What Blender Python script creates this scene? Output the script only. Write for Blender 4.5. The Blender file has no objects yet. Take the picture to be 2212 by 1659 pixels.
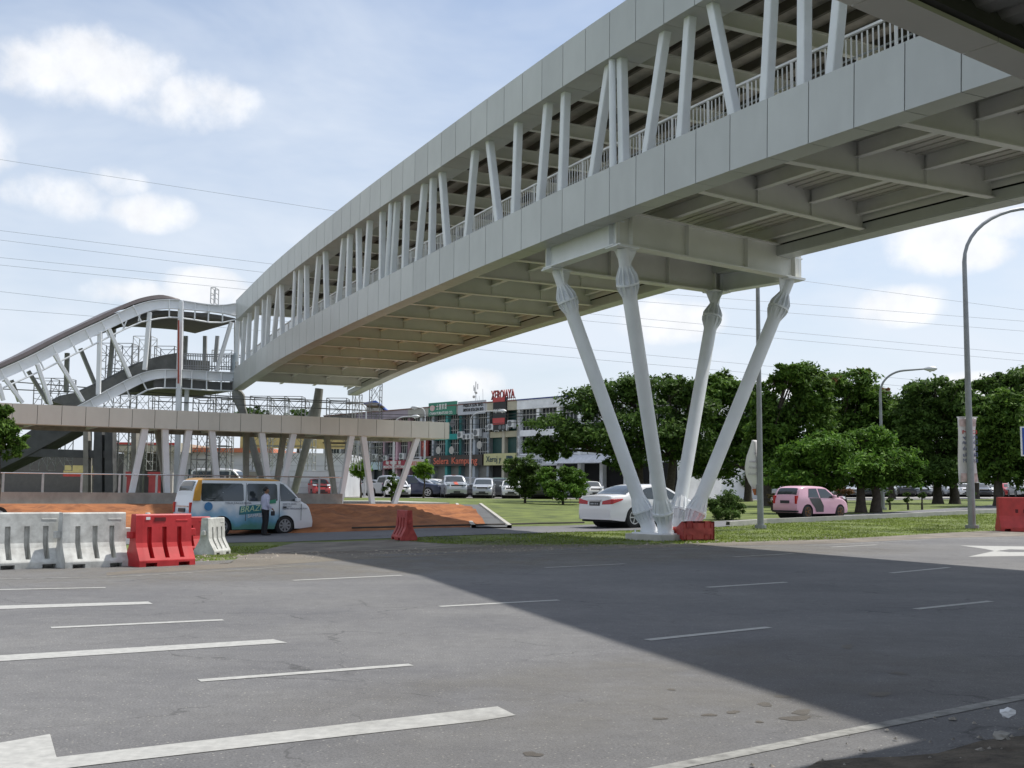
import bpy, bmesh, math, random
import numpy as np
from mathutils import Vector, Matrix
random.seed(7); rng = np.random.default_rng(7)
C = bpy.context.scene.collection
# ---------------------------------------------------------------- camera, sky, sun, exposure
F, PT, RO, HC = 1115.5, .09337, .009, 1.45
S = 1.269                                     # cladding panel width on the footbridge
cam_d = bpy.data.cameras.new('camera'); cam = bpy.data.objects.new('camera', cam_d); C.objects.link(cam)
Uc = Vector((0, -math.sin(PT), math.cos(PT))); Fw = Vector((0, math.cos(PT), math.sin(PT))); Xc = Vector((1, 0, 0))
rt = Xc*math.cos(RO)+Uc*math.sin(RO); up = -Xc*math.sin(RO)+Uc*math.cos(RO)
cam.matrix_world = Matrix(((rt.x, up.x, -Fw.x, 0), (rt.y, up.y, -Fw.y, 0), (rt.z, up.z, -Fw.z, HC), (0, 0, 0, 1)))
cam_d.sensor_width = 36; cam_d.lens = F/1024*36; cam_d.clip_end = 6000; cam_d.clip_start = .05
bpy.context.scene.camera = cam
SUN_DIR = Vector((.894+.03, .447+.10, 0)).normalized()      # horizontal direction towards the sun
SUN_EL = math.radians(60)
sd = Vector((SUN_DIR.x*math.cos(SUN_EL), SUN_DIR.y*math.cos(SUN_EL), math.sin(SUN_EL)))
sl = bpy.data.lights.new('sun', 'SUN'); so = bpy.data.objects.new('sun', sl); C.objects.link(so)
sl.energy = 4.2; sl.angle = math.radians(.6); sl.color = (1, .955, .88)
so.rotation_euler = sd.to_track_quat('Z', 'Y').to_euler(); so.location = (0, 0, 60)
sc = bpy.context.scene
sc.view_settings.view_transform = 'Standard'; sc.view_settings.look = 'None'
sc.view_settings.exposure = 0.2; sc.view_settings.gamma = 1
W = bpy.data.worlds.new('World'); sc.world = W; W.use_nodes = True
def world():
    nt = W.node_tree; N = nt.nodes; L = nt.links; N.clear()
    out = N.new('ShaderNodeOutputWorld'); bg = N.new('ShaderNodeBackground'); L.new(bg.outputs[0], out.inputs[0])
    sky = N.new('ShaderNodeTexSky'); sky.sky_type = 'NISHITA'; sky.sun_disc = False
    sky.sun_elevation = SUN_EL; sky.sun_rotation = math.atan2(SUN_DIR.x, SUN_DIR.y)
    sky.air_density = 1.0; sky.dust_density = 1.6; sky.ozone_density = 1.6
    bg.inputs[1].default_value = .13
    tc = N.new('ShaderNodeTexCoord'); sp = N.new('ShaderNodeSeparateXYZ'); L.new(tc.outputs['Generated'], sp.inputs[0])
    def mth(op, a, b=None, c=None):
        m = N.new('ShaderNodeMath'); m.operation = op
        for i, x in enumerate((a, b, c)):
            if x is None: continue
            if isinstance(x, (int, float)): m.inputs[i].default_value = x
            else: L.new(x, m.inputs[i])
        return m.outputs[0]
    az = mth('ARCTAN2', sp.outputs[0], sp.outputs[1]); el = mth('ARCSINE', sp.outputs[2])
    def noise(sc_, det, rough=.55, stretch=(1, 1, 1), dist=0.):
        mp = N.new('ShaderNodeMapping'); mp.inputs['Scale'].default_value = stretch; L.new(tc.outputs['Generated'], mp.inputs[0])
        n = N.new('ShaderNodeTexNoise'); n.inputs['Scale'].default_value = sc_; n.inputs['Detail'].default_value = det
        n.inputs['Roughness'].default_value = rough; n.inputs['Distortion'].default_value = dist; L.new(mp.outputs[0], n.inputs[0]); return n.outputs[0]
    n1 = noise(13, 8, .56); n2 = noise(3.0, 5, .6, (1, 1, 2.6), .3); n3 = noise(34, 5, .6)
    # cumulus heaps: azimuth, elevation, half width, half height (radians)
    heaps = [(-.36, .345, .070, .034), (-.29, .325, .060, .028), (-.41, .33, .05, .03), (-.385, .238, .050, .022), (-.33, .232, .045, .018), (-.35, .253, .03, .016), (-.335, .163, .040, .014), (-.275, .168, .040, .019), (-.225, .160, .035, .014), (-.46, .28, .04, .03),
             (.14, .150, .045, .020), (.34, .158, .042, .018), (.37, .205, .06, .024), (.42, .225, .05, .02), (.40, .085, .05, .014), (.25, .09, .035, .012), (-.045, .092, .038, .018), (-.9, .3, .3, .12), (1.1, .35, .4, .15), (2.6, .5, .5, .2), (-2.0, .45, .5, .2)]
    tot = None
    for a0, e0, wa, we in heaps:
        da = mth('DIVIDE', mth('SUBTRACT', az, a0), wa); de = mth('DIVIDE', mth('SUBTRACT', el, e0), we)
        r2 = mth('ADD', mth('MULTIPLY', da, da), mth('MULTIPLY', de, de))
        w = mth('MAXIMUM', mth('SUBTRACT', 1.5, r2), 0.)
        tot = w if tot is None else mth('MAXIMUM', tot, w)
    d = mth('ADD', mth('MULTIPLY', tot, .62), mth('MULTIPLY', mth('SUBTRACT', n1, .5), 2.6))
    mr = N.new('ShaderNodeMapRange'); mr.interpolation_type = 'SMOOTHSTEP'; L.new(d, mr.inputs[0])
    mr.inputs[1].default_value = .15; mr.inputs[2].default_value = .95
    cum = mth('MULTIPLY', mth('MULTIPLY', mr.outputs[0], mth('MINIMUM', mth('MULTIPLY', tot, 3.), 1.)), .85)
    mv = N.new('ShaderNodeMapRange'); L.new(n2, mv.inputs[0]); mv.inputs[1].default_value = .34; mv.inputs[2].default_value = .72
    mv.inputs[3].default_value = .28; mv.inputs[4].default_value = .76
    # high thin veil, denser towards the horizon
    hz = N.new('ShaderNodeMapRange'); L.new(el, hz.inputs[0]); hz.inputs[1].default_value = 0.; hz.inputs[2].default_value = .42
    hz.inputs[3].default_value = .50; hz.inputs[4].default_value = 0.
    veil = mth('MINIMUM', mth('ADD', mv.outputs[0], hz.outputs[0]), .92)
    sat = N.new('ShaderNodeHueSaturation'); sat.inputs['Saturation'].default_value = 1.15; sat.inputs['Value'].default_value = .95; L.new(sky.outputs[0], sat.inputs['Color'])
    mx = N.new('ShaderNodeMix'); mx.data_type = 'RGBA'; L.new(veil, mx.inputs[0]); L.new(sat.outputs[0], mx.inputs[6]); mx.inputs[7].default_value = (5.5, 5.95, 6.6, 1)
    sh = N.new('ShaderNodeMapRange'); L.new(n3, sh.inputs[0]); sh.inputs[1].default_value = .3; sh.inputs[2].default_value = .7; sh.inputs[3].default_value = .9; sh.inputs[4].default_value = 1.05
    cc = N.new('ShaderNodeMix'); cc.data_type = 'RGBA'; cc.blend_type = 'MULTIPLY'; cc.inputs[0].default_value = 1; cc.inputs[6].default_value = (7.0, 7.05, 7.2, 1)
    L.new(sh.outputs[0], cc.inputs[7])
    m2 = N.new('ShaderNodeMix'); m2.data_type = 'RGBA'; L.new(cum, m2.inputs[0]); L.new(mx.outputs[2], m2.inputs[6]); L.new(cc.outputs[2], m2.inputs[7])
    L.new(m2.outputs[2], bg.inputs[0])
world()
# ---------------------------------------------------------------- survey helpers (pixel of the 1024x768 photo -> real place)
RD = np.array([.8, .6]); ND = np.array([-.6, .8])          # along / across the main road
BD = np.array([-.44703546, .89451624]); BE = np.array([.89451624, .44703546])   # footbridge: away / across
BX, BY = 1.48359*S, 23.5851*S
def clamp(a, lo=0., hi=1.): return max(lo, min(hi, a))
def sm(a): a = clamp(a); return a*a*(3-2*a)
def zt(x, y):
    s = .8*x+.6*y; t = -.6*x+.8*y
    right = .45*clamp((s-28)/24, 0, 1.6)*sm((t-18)/10)
    left = -.32*sm((24-s)/8)*sm((t-21)/8)*(1-sm((t-40)/8))
    return right+left+(.66-right)*sm((t-37)/30)+.35*sm((s-70)/50)*sm((t-30)/20)
def ray(u, v):
    y = -(v-384)/F; x = (u-512)/F
    xx = x*math.cos(RO)-y*math.sin(RO); yy = x*math.sin(RO)+y*math.cos(RO)
    return np.array([xx, math.cos(PT)-yy*math.sin(PT), math.sin(PT)+yy*math.cos(PT)])
def gnd(u, v, z=None):
    r = ray(u, v); zz = 0. if z is None else z
    for i in range(40 if z is None else 1):
        t = (zz-HC)/r[2]; P = np.array([r[0]*t, r[1]*t])
        if z is None: zz = .5*zz+.5*zt(*P)
    return np.array([P[0], P[1], zt(*P) if z is None else z])
def g2(x, y): return gnd(x/2.16016, y/2.16016)             # pixel of the 2212 px wide view
def at(u, v, Y): r = ray(u, v); t = Y/r[1]; return np.array([r[0]*t, Y, HC+r[2]*t])
def onpl(u, v, O, D):
    """hit vertical plane through O along D; returns distance along D and z"""
    r = ray(u, v); A = np.array([[r[0], -D[0]], [r[1], -D[1]]]); t, k = np.linalg.solve(A, np.array(O[:2])); return k, HC+t*r[2]
def st(s, t, z=None):
    x = s*.8-t*.6; y = s*.6+t*.8
    return np.array([x, y, zt(x, y) if z is None else z])
# ---------------------------------------------------------------- mesh helpers
def linkmesh(name, V, Fc, mats, parent=None, mi=None, smooth=False):
    me = bpy.data.meshes.new(name); me.from_pydata([tuple(map(float, v)) for v in V], [], Fc); me.update()
    for m in (mats if isinstance(mats, (list, tuple)) else [mats]): me.materials.append(m)
    if mi is not None: me.polygons.foreach_set('material_index', mi)
    if smooth: me.polygons.foreach_set('use_smooth', [True]*len(me.polygons))
    o = bpy.data.objects.new(name, me); C.objects.link(o)
    if parent: o.parent = parent
    return o
def shade_auto(o, ang=35):
    me = o.data; bm = bmesh.new(); bm.from_mesh(me); a = math.radians(ang)
    for f in bm.faces: f.smooth = True
    for e in bm.edges:
        e.smooth = not (len(e.link_faces) == 2 and e.calc_face_angle(0) > a)
    bm.to_mesh(me); bm.free(); return o
class MB:
    def __init__(s): s.V = []; s.F = []; s.M = []
    def add(s, V, Fc, m=0):
        b = len(s.V); s.V += [tuple(v) for v in V]; s.F += [[b+i for i in f] for f in Fc]; s.M += [m]*len(Fc); return s
    def hexa(s, P, m=0):   # 8 points: bottom 4 (ccw), top 4
        return s.add(P, [[3, 2, 1, 0], [4, 5, 6, 7], [0, 1, 5, 4], [1, 2, 6, 5], [2, 3, 7, 6], [3, 0, 4, 7]], m)
    def box(s, x0, x1, y0, y1, z0, z1, m=0):
        return s.hexa([(x0, y0, z0), (x1, y0, z0), (x1, y1, z0), (x0, y1, z0), (x0, y0, z1), (x1, y0, z1), (x1, y1, z1), (x0, y1, z1)], m)
    def beam(s, p, q, w, h, m=0, side=None):
        p = Vector(p); q = Vector(q); d = (q-p)
        if d.length < 1e-6: return s
        d.normalize(); a = Vector(side) if side is not None else (d.cross(Vector((0, 0, 1))) if abs(d.z) < .98 else Vector((1, 0, 0)))
        a = (a-d*a.dot(d)).normalized(); b = d.cross(a).normalized()
        r = [(-1, -1), (1, -1), (1, 1), (-1, 1)]
        return s.hexa([p+a*w/2*i+b*h/2*j for i, j in r]+[q+a*w/2*i+b*h/2*j for i, j in r], m)
    def tube(s, pts, r, n=8, m=0, cap=True):
        pts = [Vector(p) for p in pts]; rr = r if isinstance(r, (list, tuple)) else [r]*len(pts); b = len(s.V); a = None
        for i, p in enumerate(pts):
            d = (pts[min(i+1, len(pts)-1)]-pts[max(i-1, 0)])
            if d.length < 1e-9: d = Vector((0, 0, 1))
            d.normalize()
            if a is None: a = d.cross(Vector((0, 0, 1))) if abs(d.z) < .95 else d.cross(Vector((1, 0, 0)))
            a = (a-d*a.dot(d)).normalized(); c = d.cross(a)
            for j in range(n):
                t = 2*math.pi*j/n; s.V.append(tuple(p+(a*math.cos(t)+c*math.sin(t))*rr[i]))
        for i in range(len(pts)-1):
            for j in range(n):
                k = (j+1) % n; s.F.append([b+i*n+j, b+i*n+k, b+(i+1)*n+k, b+(i+1)*n+j]); s.M.append(m)
        if cap:
            s.F.append([b+j for j in range(n)][::-1]); s.M.append(m); e = b+(len(pts)-1)*n; s.F.append([e+j for j in range(n)]); s.M.append(m)
        return s
    def grid(s, G, m=0, flip=False):   # G[i][j] points
        b = len(s.V); n = len(G[0])
        for row in G: s.V += [tuple(p) for p in row]
        for i in range(len(G)-1):
            for j in range(n-1):
                f = [b+i*n+j, b+i*n+j+1, b+(i+1)*n+j+1, b+(i+1)*n+j]; s.F.append(f[::-1] if flip else f); s.M.append(m)
        return s
    def prism(s, poly, ext, m=0):      # planar polygon (3D points) pushed by ext
        n = len(poly); e = Vector(ext); P = [Vector(p) for p in poly]; b = len(s.V)
        s.V += [tuple(p) for p in P]+[tuple(p+e) for p in P]
        s.F += [[b+i for i in range(n)][::-1], [b+n+i for i in range(n)]]+[[b+i, b+(i+1) % n, b+n+(i+1) % n, b+n+i] for i in range(n)]; s.M += [m]*(n+2); return s
    def build(s, name, mats, parent=None, auto=None, bevel=None):
        o = linkmesh(name, s.V, s.F, mats, parent, s.M)
        me = o.data; bm = bmesh.new(); bm.from_mesh(me); bmesh.ops.recalc_face_normals(bm, faces=bm.faces); bm.to_mesh(me); bm.free()
        if auto: shade_auto(o, auto)
        if bevel:
            md = o.modifiers.new('bevel', 'BEVEL'); md.width = bevel; md.segments = 2; md.limit_method = 'ANGLE'; md.angle_limit = .6
        return o
def tag(o, label=None, cat=None, group=None, kind=None):
    if label: o['label'] = label
    if cat: o['category'] = cat
    if group: o['group'] = group
    if kind: o['kind'] = kind
    return o
def empty(name, loc=(0, 0, 0), rz=0):
    o = bpy.data.objects.new(name, None); C.objects.link(o); o.location = tuple(map(float, loc)); o.rotation_euler = (0, 0, rz); o.empty_display_size = .3; return o
def thing(name, label, cat, loc=(0, 0, 0), rz=0, group=None): return tag(empty(name, loc, rz), label, cat, group)
def copy_tree(o, parent=None):
    c = o.copy(); C.objects.link(c); c.parent = parent
    for ch in list(o.children): copy_tree(ch, c)
    return c
def text(body, o, right, upv, h, m, name='lettering', parent=None, align='LEFT', ext=.01, sx=1., shear=0., width=None, bold=0.):
    cu = bpy.data.curves.new('t', 'FONT'); cu.body = body; cu.size = h; cu.extrude = ext; cu.align_x = align; cu.shear = shear; cu.resolution_u = 3; cu.offset = bold*h
    t = bpy.data.objects.new('t', cu); C.objects.link(t); bpy.context.view_layer.update()
    me = bpy.data.meshes.new_from_object(t.evaluated_get(bpy.context.evaluated_depsgraph_get()))
    bpy.data.objects.remove(t); me.materials.clear(); me.materials.append(m); me.name = name
    if width: xs = [v.co.x for v in me.vertices]; sx = width/(max(xs)-min(xs)); me.transform(Matrix.Translation((-min(xs), 0, 0)))
    r = Vector(right); u = Vector(upv); n = r.cross(u); M4 = Matrix(((r.x*sx, u.x, n.x, o[0]), (r.y*sx, u.y, n.y, o[1]), (r.z*sx, u.z, n.z, o[2]), (0, 0, 0, 1)))
    me.transform(M4); ob = bpy.data.objects.new(name, me); C.objects.link(ob)
    if parent: ob.parent = parent
    return ob
# ---------------------------------------------------------------- materials
MATS = {}
def mat(name, col, rough=.6, metal=0., var=.12, scale=3., bump=0., bscale=40., spec=.5, coat=0., col2=None, trans=0., det=6, coord='Object'):
    if name in MATS: return MATS[name]
    m = bpy.data.materials.new(name); m.use_nodes = True; nt = m.node_tree; N = nt.nodes; L = nt.links; b = N['Principled BSDF']
    b.inputs['Roughness'].default_value = rough; b.inputs['Metallic'].default_value = metal; b.inputs['Specular IOR Level'].default_value = spec
    b.inputs['Coat Weight'].default_value = coat; b.inputs['Coat Roughness'].default_value = .08
    tc = N.new('ShaderNodeTexCoord'); n = N.new('ShaderNodeTexNoise'); n.inputs['Scale'].default_value = scale; n.inputs['Detail'].default_value = det; n.inputs['Roughness'].default_value = .6
    L.new(tc.outputs[coord], n.inputs[0]); cr = N.new('ShaderNodeValToRGB'); L.new(n.outputs[0], cr.inputs[0])
    c1 = [c*(1-var) for c in col]; c2 = col2 if col2 else [min(1, c*(1+var)) for c in col]
    cr.color_ramp.elements[0].position = .32; cr.color_ramp.elements[1].position = .68
    cr.color_ramp.elements[0].color = (*c1, 1); cr.color_ramp.elements[1].color = (*c2, 1); L.new(cr.outputs[0], b.inputs['Base Color'])
    if bump:
        n2 = N.new('ShaderNodeTexNoise'); n2.inputs['Scale'].default_value = bscale; n2.inputs['Detail'].default_value = 4; L.new(tc.outputs[coord], n2.inputs[0])
        bp = N.new('ShaderNodeBump'); bp.inputs['Strength'].default_value = bump; bp.inputs['Distance'].default_value = .02; L.new(n2.outputs[0], bp.inputs['Height']); L.new(bp.outputs[0], b.inputs['Normal'])
    MATS[name] = m; return m
def asphalt(name, c0, c1, speck=.35, tint=None):
    m = bpy.data.materials.new(name); m.use_nodes = True; nt = m.node_tree; N = nt.nodes; L = nt.links; b = N['Principled BSDF']; b.inputs['Roughness'].default_value = .85; b.inputs['Specular IOR Level'].default_value = .3
    tc = N.new('ShaderNodeTexCoord')
    def nz(s, d, st=(1, 1, 1), rot=0):
        mp = N.new('ShaderNodeMapping'); mp.inputs['Scale'].default_value = st; mp.inputs['Rotation'].default_value = (0, 0, rot); L.new(tc.outputs['Object'], mp.inputs[0])
        n = N.new('ShaderNodeTexNoise'); n.inputs['Scale'].default_value = s; n.inputs['Detail'].default_value = d; n.inputs['Roughness'].default_value = .65; L.new(mp.outputs[0], n.inputs[0]); return n.outputs[0]
    big = nz(.35, 5); stk = nz(1.2, 3, (.06, 1, 1), -.6435); fine = nz(60, 2); med = nz(6, 4)
    cr = N.new('ShaderNodeValToRGB'); L.new(big, cr.inputs[0]); cr.color_ramp.elements[0].position = .35; cr.color_ramp.elements[1].position = .66
    cr.color_ramp.elements[0].color = (*c0, 1); cr.color_ramp.elements[1].color = (*c1, 1)
    def mul(a, fac, lo, hi, p0=.3, p1=.7):
        mr = N.new('ShaderNodeMapRange'); L.new(fac, mr.inputs[0]); mr.inputs[1].default_value = p0; mr.inputs[2].default_value = p1; mr.inputs[3].default_value = lo; mr.inputs[4].default_value = hi
        mx = N.new('ShaderNodeMix'); mx.data_type = 'RGBA'; mx.blend_type = 'MULTIPLY'; mx.inputs[0].default_value = 1; L.new(a, mx.inputs[6]); L.new(mr.outputs[0], mx.inputs[7]); return mx.outputs[2]
    c = mul(cr.outputs[0], stk, .95, 1.05); c = mul(c, fine, .74, 1.26); c = mul(c, med, .90, 1.10)
    wn = nz(.9, 3); ck = N.new('ShaderNodeTexVoronoi'); ck.feature = 'DISTANCE_TO_EDGE'; ck.inputs['Scale'].default_value = .33
    wv = N.new('ShaderNodeVectorMath'); wv.operation = 'MULTIPLY_ADD'; wc = N.new('ShaderNodeTexNoise'); wc.inputs['Scale'].default_value = 1.3; wc.inputs['Detail'].default_value = 5; L.new(tc.outputs['Object'], wc.inputs[0]); L.new(wc.outputs['Color'], wv.inputs[0]); wv.inputs[1].default_value = (1.6, 1.6, 0); L.new(tc.outputs['Object'], wv.inputs[2]); L.new(wv.outputs[0], ck.inputs[0])
    gw = N.new('ShaderNodeMapRange'); L.new(wn, gw.inputs[0]); gw.inputs[1].default_value = .5; gw.inputs[2].default_value = .62; gw.inputs[3].default_value = .0; gw.inputs[4].default_value = .006
    cd = N.new('ShaderNodeMath'); cd.operation = 'SUBTRACT'; L.new(ck.outputs['Distance'], cd.inputs[0]); L.new(gw.outputs[0], cd.inputs[1]); c = mul(c, cd.outputs[0], .62, 1., -.004, .004)
    vo = N.new('ShaderNodeTexVoronoi'); vo.inputs['Scale'].default_value = 26; L.new(tc.outputs['Object'], vo.inputs[0])
    sp = N.new('ShaderNodeMapRange'); L.new(vo.outputs['Distance'], sp.inputs[0]); sp.inputs[1].default_value = .12; sp.inputs[2].default_value = .2; sp.inputs[3].default_value = speck; sp.inputs[4].default_value = 0
    gate = N.new('ShaderNodeMath'); gate.operation = 'GREATER_THAN'; gate.inputs[1].default_value = .55; L.new(vo.outputs['Color'], gate.inputs[0])
    ml = N.new('ShaderNodeMath'); ml.operation = 'MULTIPLY'; L.new(sp.outputs[0], ml.inputs[0]); L.new(gate.outputs[0], ml.inputs[1])
    mx = N.new('ShaderNodeMix'); mx.data_type = 'RGBA'; L.new(ml.outputs[0], mx.inputs[0]); L.new(c, mx.inputs[6]); mx.inputs[7].default_value = (.45, .43, .38, 1); L.new(mx.outputs[2], b.inputs['Base Color'])
    bp = N.new('ShaderNodeBump'); bp.inputs['Strength'].default_value = .5; bp.inputs['Distance'].default_value = .01; L.new(fine, bp.inputs['Height']); L.new(bp.outputs[0], b.inputs['Normal'])
    MATS[name] = m; return m
def leafmat(name, dark, light):
    m = bpy.data.materials.new(name); m.use_nodes = True; nt = m.node_tree; N = nt.nodes; L = nt.links; b = N['Principled BSDF']; out = N['Material Output']
    g = N.new('ShaderNodeNewGeometry'); cr = N.new('ShaderNodeValToRGB'); L.new(g.outputs['Random Per Island'], cr.inputs[0])
    cr.color_ramp.elements[0].color = (*dark, 1); cr.color_ramp.elements[1].color = (*light, 1)
    tc = N.new('ShaderNodeTexCoord'); n = N.new('ShaderNodeTexNoise'); n.inputs['Scale'].default_value = .7; n.inputs['Detail'].default_value = 3; L.new(tc.outputs['Object'], n.inputs[0])
    mr = N.new('ShaderNodeMapRange'); L.new(n.outputs[0], mr.inputs[0]); mr.inputs[1].default_value = .35; mr.inputs[2].default_value = .65; mr.inputs[3].default_value = .7; mr.inputs[4].default_value = 1.25
    mx = N.new('ShaderNodeMix'); mx.data_type = 'RGBA'; mx.blend_type = 'MULTIPLY'; mx.inputs[0].default_value = 1; L.new(cr.outputs[0], mx.inputs[6]); L.new(mr.outputs[0], mx.inputs[7])
    L.new(mx.outputs[2], b.inputs['Base Color']); b.inputs['Roughness'].default_value = .6; b.inputs['Specular IOR Level'].default_value = .12
    tr = N.new('ShaderNodeBsdfTranslucent'); L.new(mx.outputs[2], tr.inputs[0]); ms = N.new('ShaderNodeMixShader'); ms.inputs[0].default_value = .35
    L.new(b.outputs[0], ms.inputs[1]); L.new(tr.outputs[0], ms.inputs[2]); L.new(ms.outputs[0], out.inputs[0]); MATS[name] = m; return m
clad = mat('cladding_panel', (.50, .518, .505), .38, 0, .05, .6, spec=.5)
clad2 = mat('arcade_panel', (.66, .655, .60), .42, 0, .05, .6)
def islands(m, lo=.93, hi=1.05):
    nt = m.node_tree; N = nt.nodes; L = nt.links; b = N['Principled BSDF']; src = b.inputs['Base Color'].links[0].from_socket
    g = N.new('ShaderNodeNewGeometry'); mr = N.new('ShaderNodeMapRange'); L.new(g.outputs['Random Per Island'], mr.inputs[0]); mr.inputs[3].default_value = lo; mr.inputs[4].default_value = hi
    tc = N.new('ShaderNodeTexCoord'); mp = N.new('ShaderNodeMapping'); mp.inputs['Scale'].default_value = (1.5, 1.5, .5); L.new(tc.outputs['Object'], mp.inputs[0]); n = N.new('ShaderNodeTexNoise'); n.inputs['Scale'].default_value = 1.6; n.inputs['Detail'].default_value = 5; L.new(mp.outputs[0], n.inputs[0])
    m2 = N.new('ShaderNodeMapRange'); L.new(n.outputs[0], m2.inputs[0]); m2.inputs[1].default_value = .35; m2.inputs[2].default_value = .75; m2.inputs[3].default_value = 1.01; m2.inputs[4].default_value = .955
    k = N.new('ShaderNodeMath'); k.operation = 'MULTIPLY'; L.new(mr.outputs[0], k.inputs[0]); L.new(m2.outputs[0], k.inputs[1])
    mx = N.new('ShaderNodeMix'); mx.data_type = 'RGBA'; mx.blend_type = 'MULTIPLY'; mx.inputs[0].default_value = 1; L.new(src, mx.inputs[6]); L.new(k.outputs[0], mx.inputs[7]); L.new(mx.outputs[2], b.inputs['Base Color'])
islands(clad); islands(clad2)
seam = mat('panel_seam', (.05, .05, .05), .8)
steel = mat('white_paint_steel', (.75, .775, .80), .45, 0, .06, 1.2)
beamp = mat('cream_paint_steel', (.71, .71, .67), .5, 0, .07, .8)
deckm = mat('deck_underside', (.50, .49, .43), .7, 0, .08, 2)
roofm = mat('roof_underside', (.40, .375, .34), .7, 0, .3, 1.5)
rooftop = mat('roof_sheet', (.12, .10, .10), .5, 0, .1, 2)
galv = mat('galvanised_steel', (.42, .44, .45), .45, .6, .12, 5)
conc = mat('concrete', (.30, .29, .265), .85, 0, .2, 1.5, .3)
concd = mat('dark_concrete', (.10, .105, .11), .85, 0, .25, 1.2, .2)
concl = mat('light_concrete', (.42, .41, .38), .85, 0, .15, 2, .3)
soil = mat('red_earth', (.235, .075, .022), .95, 0, .3, 1.1, 1., 9, col2=(.37, .14, .045))
dirt = mat('grey_dirt', (.175, .155, .13), .95, 0, .35, 1.1, .8, 14)
grassm = mat('lawn', (.075, .11, .018), .9, 0, .38, .8, .8, 18, col2=(.15, .19, .036))
grassb = leafmat('grass_blade', (.09, .14, .018), (.24, .30, .06))
leaf_dark = leafmat('leaf_dark', (.032, .068, .014), (.11, .185, .04))
leaf_mid = leafmat('leaf_mid', (.034, .08, .014), (.135, .225, .038))
leaf_bright = leafmat('leaf_bright', (.07, .16, .015), (.22, .36, .04))
leaf_brown = leafmat('leaf_brown', (.10, .06, .03), (.26, .14, .07))
bark = mat('bark', (.06, .048, .038), .9, 0, .35, 8, .5)
road_m = asphalt('asphalt_main', (.122, .122, .127), (.168, .167, .166), .55)
slip_m = asphalt('asphalt_slip', (.13, .132, .14), (.17, .17, .178), .1)
park_m = asphalt('asphalt_parking', (.24, .235, .225), (.30, .29, .27), .1)
paint = mat('road_paint', (.38, .38, .365), .75, 0, .16, 14, det=10, col2=(.44, .44, .42)); worn = mat('worn_road_paint', (.20, .20, .19), .8, 0, .3, 7, det=10, col2=(.36, .36, .34))
redp = mat('red_plastic', (.50, .022, .025), .42, 0, .22, 3, col2=(.56, .035, .04))
redp_old = mat('weathered_red_plastic', (.33, .025, .022), .55, 0, .3, 4, col2=(.46, .07, .06))
whitep = mat('white_plastic', (.50, .50, .47), .55, 0, .3, 4.5, col2=(.66, .67, .64))
black = mat('black_rubber', (.016, .016, .017), .75)
glass = mat('car_glass', (.030, .040, .045), .08, 0, .05, 1, spec=.9)
darkglass = mat('window_glass', (.018, .024, .028), .35, 0, .5, .35, spec=.3)
chrome = mat('alloy', (.55, .56, .58), .3, .9)
lampm = mat('headlamp', (.7, .72, .74), .15, .3, .1, 8)
tailm = mat('tail_lamp', (.45, .012, .012), .2, 0, .1, 8)
platem = mat('number_plate', (.03, .03, .035), .5)
white_c = mat('white_coating', (.78, .79, .80), .6)
txt_black = mat('black_lettering', (.02, .02, .022), .6); txt_white = mat('white_lettering', (.75, .75, .72), .6)
def paintm(name, col, metal=.0, rough=.3): return mat('car_'+name, col, rough, metal, .03, .5, coat=.7)

def dusty(name, col, fmax=.8):
    m = bpy.data.materials.new(name); m.use_nodes = True; nt = m.node_tree; N = nt.nodes; L = nt.links; b = N['Principled BSDF']; b.inputs['Roughness'].default_value = .95; b.inputs['Base Color'].default_value = (*col, 1); b.inputs['Specular IOR Level'].default_value = .1
    at_ = N.new('ShaderNodeAttribute'); at_.attribute_name = 'fade'; tc = N.new('ShaderNodeTexCoord'); n = N.new('ShaderNodeTexNoise'); n.inputs['Scale'].default_value = 1.1; n.inputs['Detail'].default_value = 9; n.inputs['Roughness'].default_value = .7; L.new(tc.outputs['Object'], n.inputs[0])
    mr = N.new('ShaderNodeMapRange'); L.new(n.outputs[0], mr.inputs[0]); mr.inputs[1].default_value = .33; mr.inputs[2].default_value = .66; k = N.new('ShaderNodeMath'); k.operation = 'MULTIPLY'; L.new(at_.outputs['Fac'], k.inputs[0]); L.new(mr.outputs[0], k.inputs[1])
    k2 = N.new('ShaderNodeMath'); k2.operation = 'MULTIPLY'; L.new(k.outputs[0], k2.inputs[0]); k2.inputs[1].default_value = fmax; L.new(k2.outputs[0], b.inputs['Alpha']); return m
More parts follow.
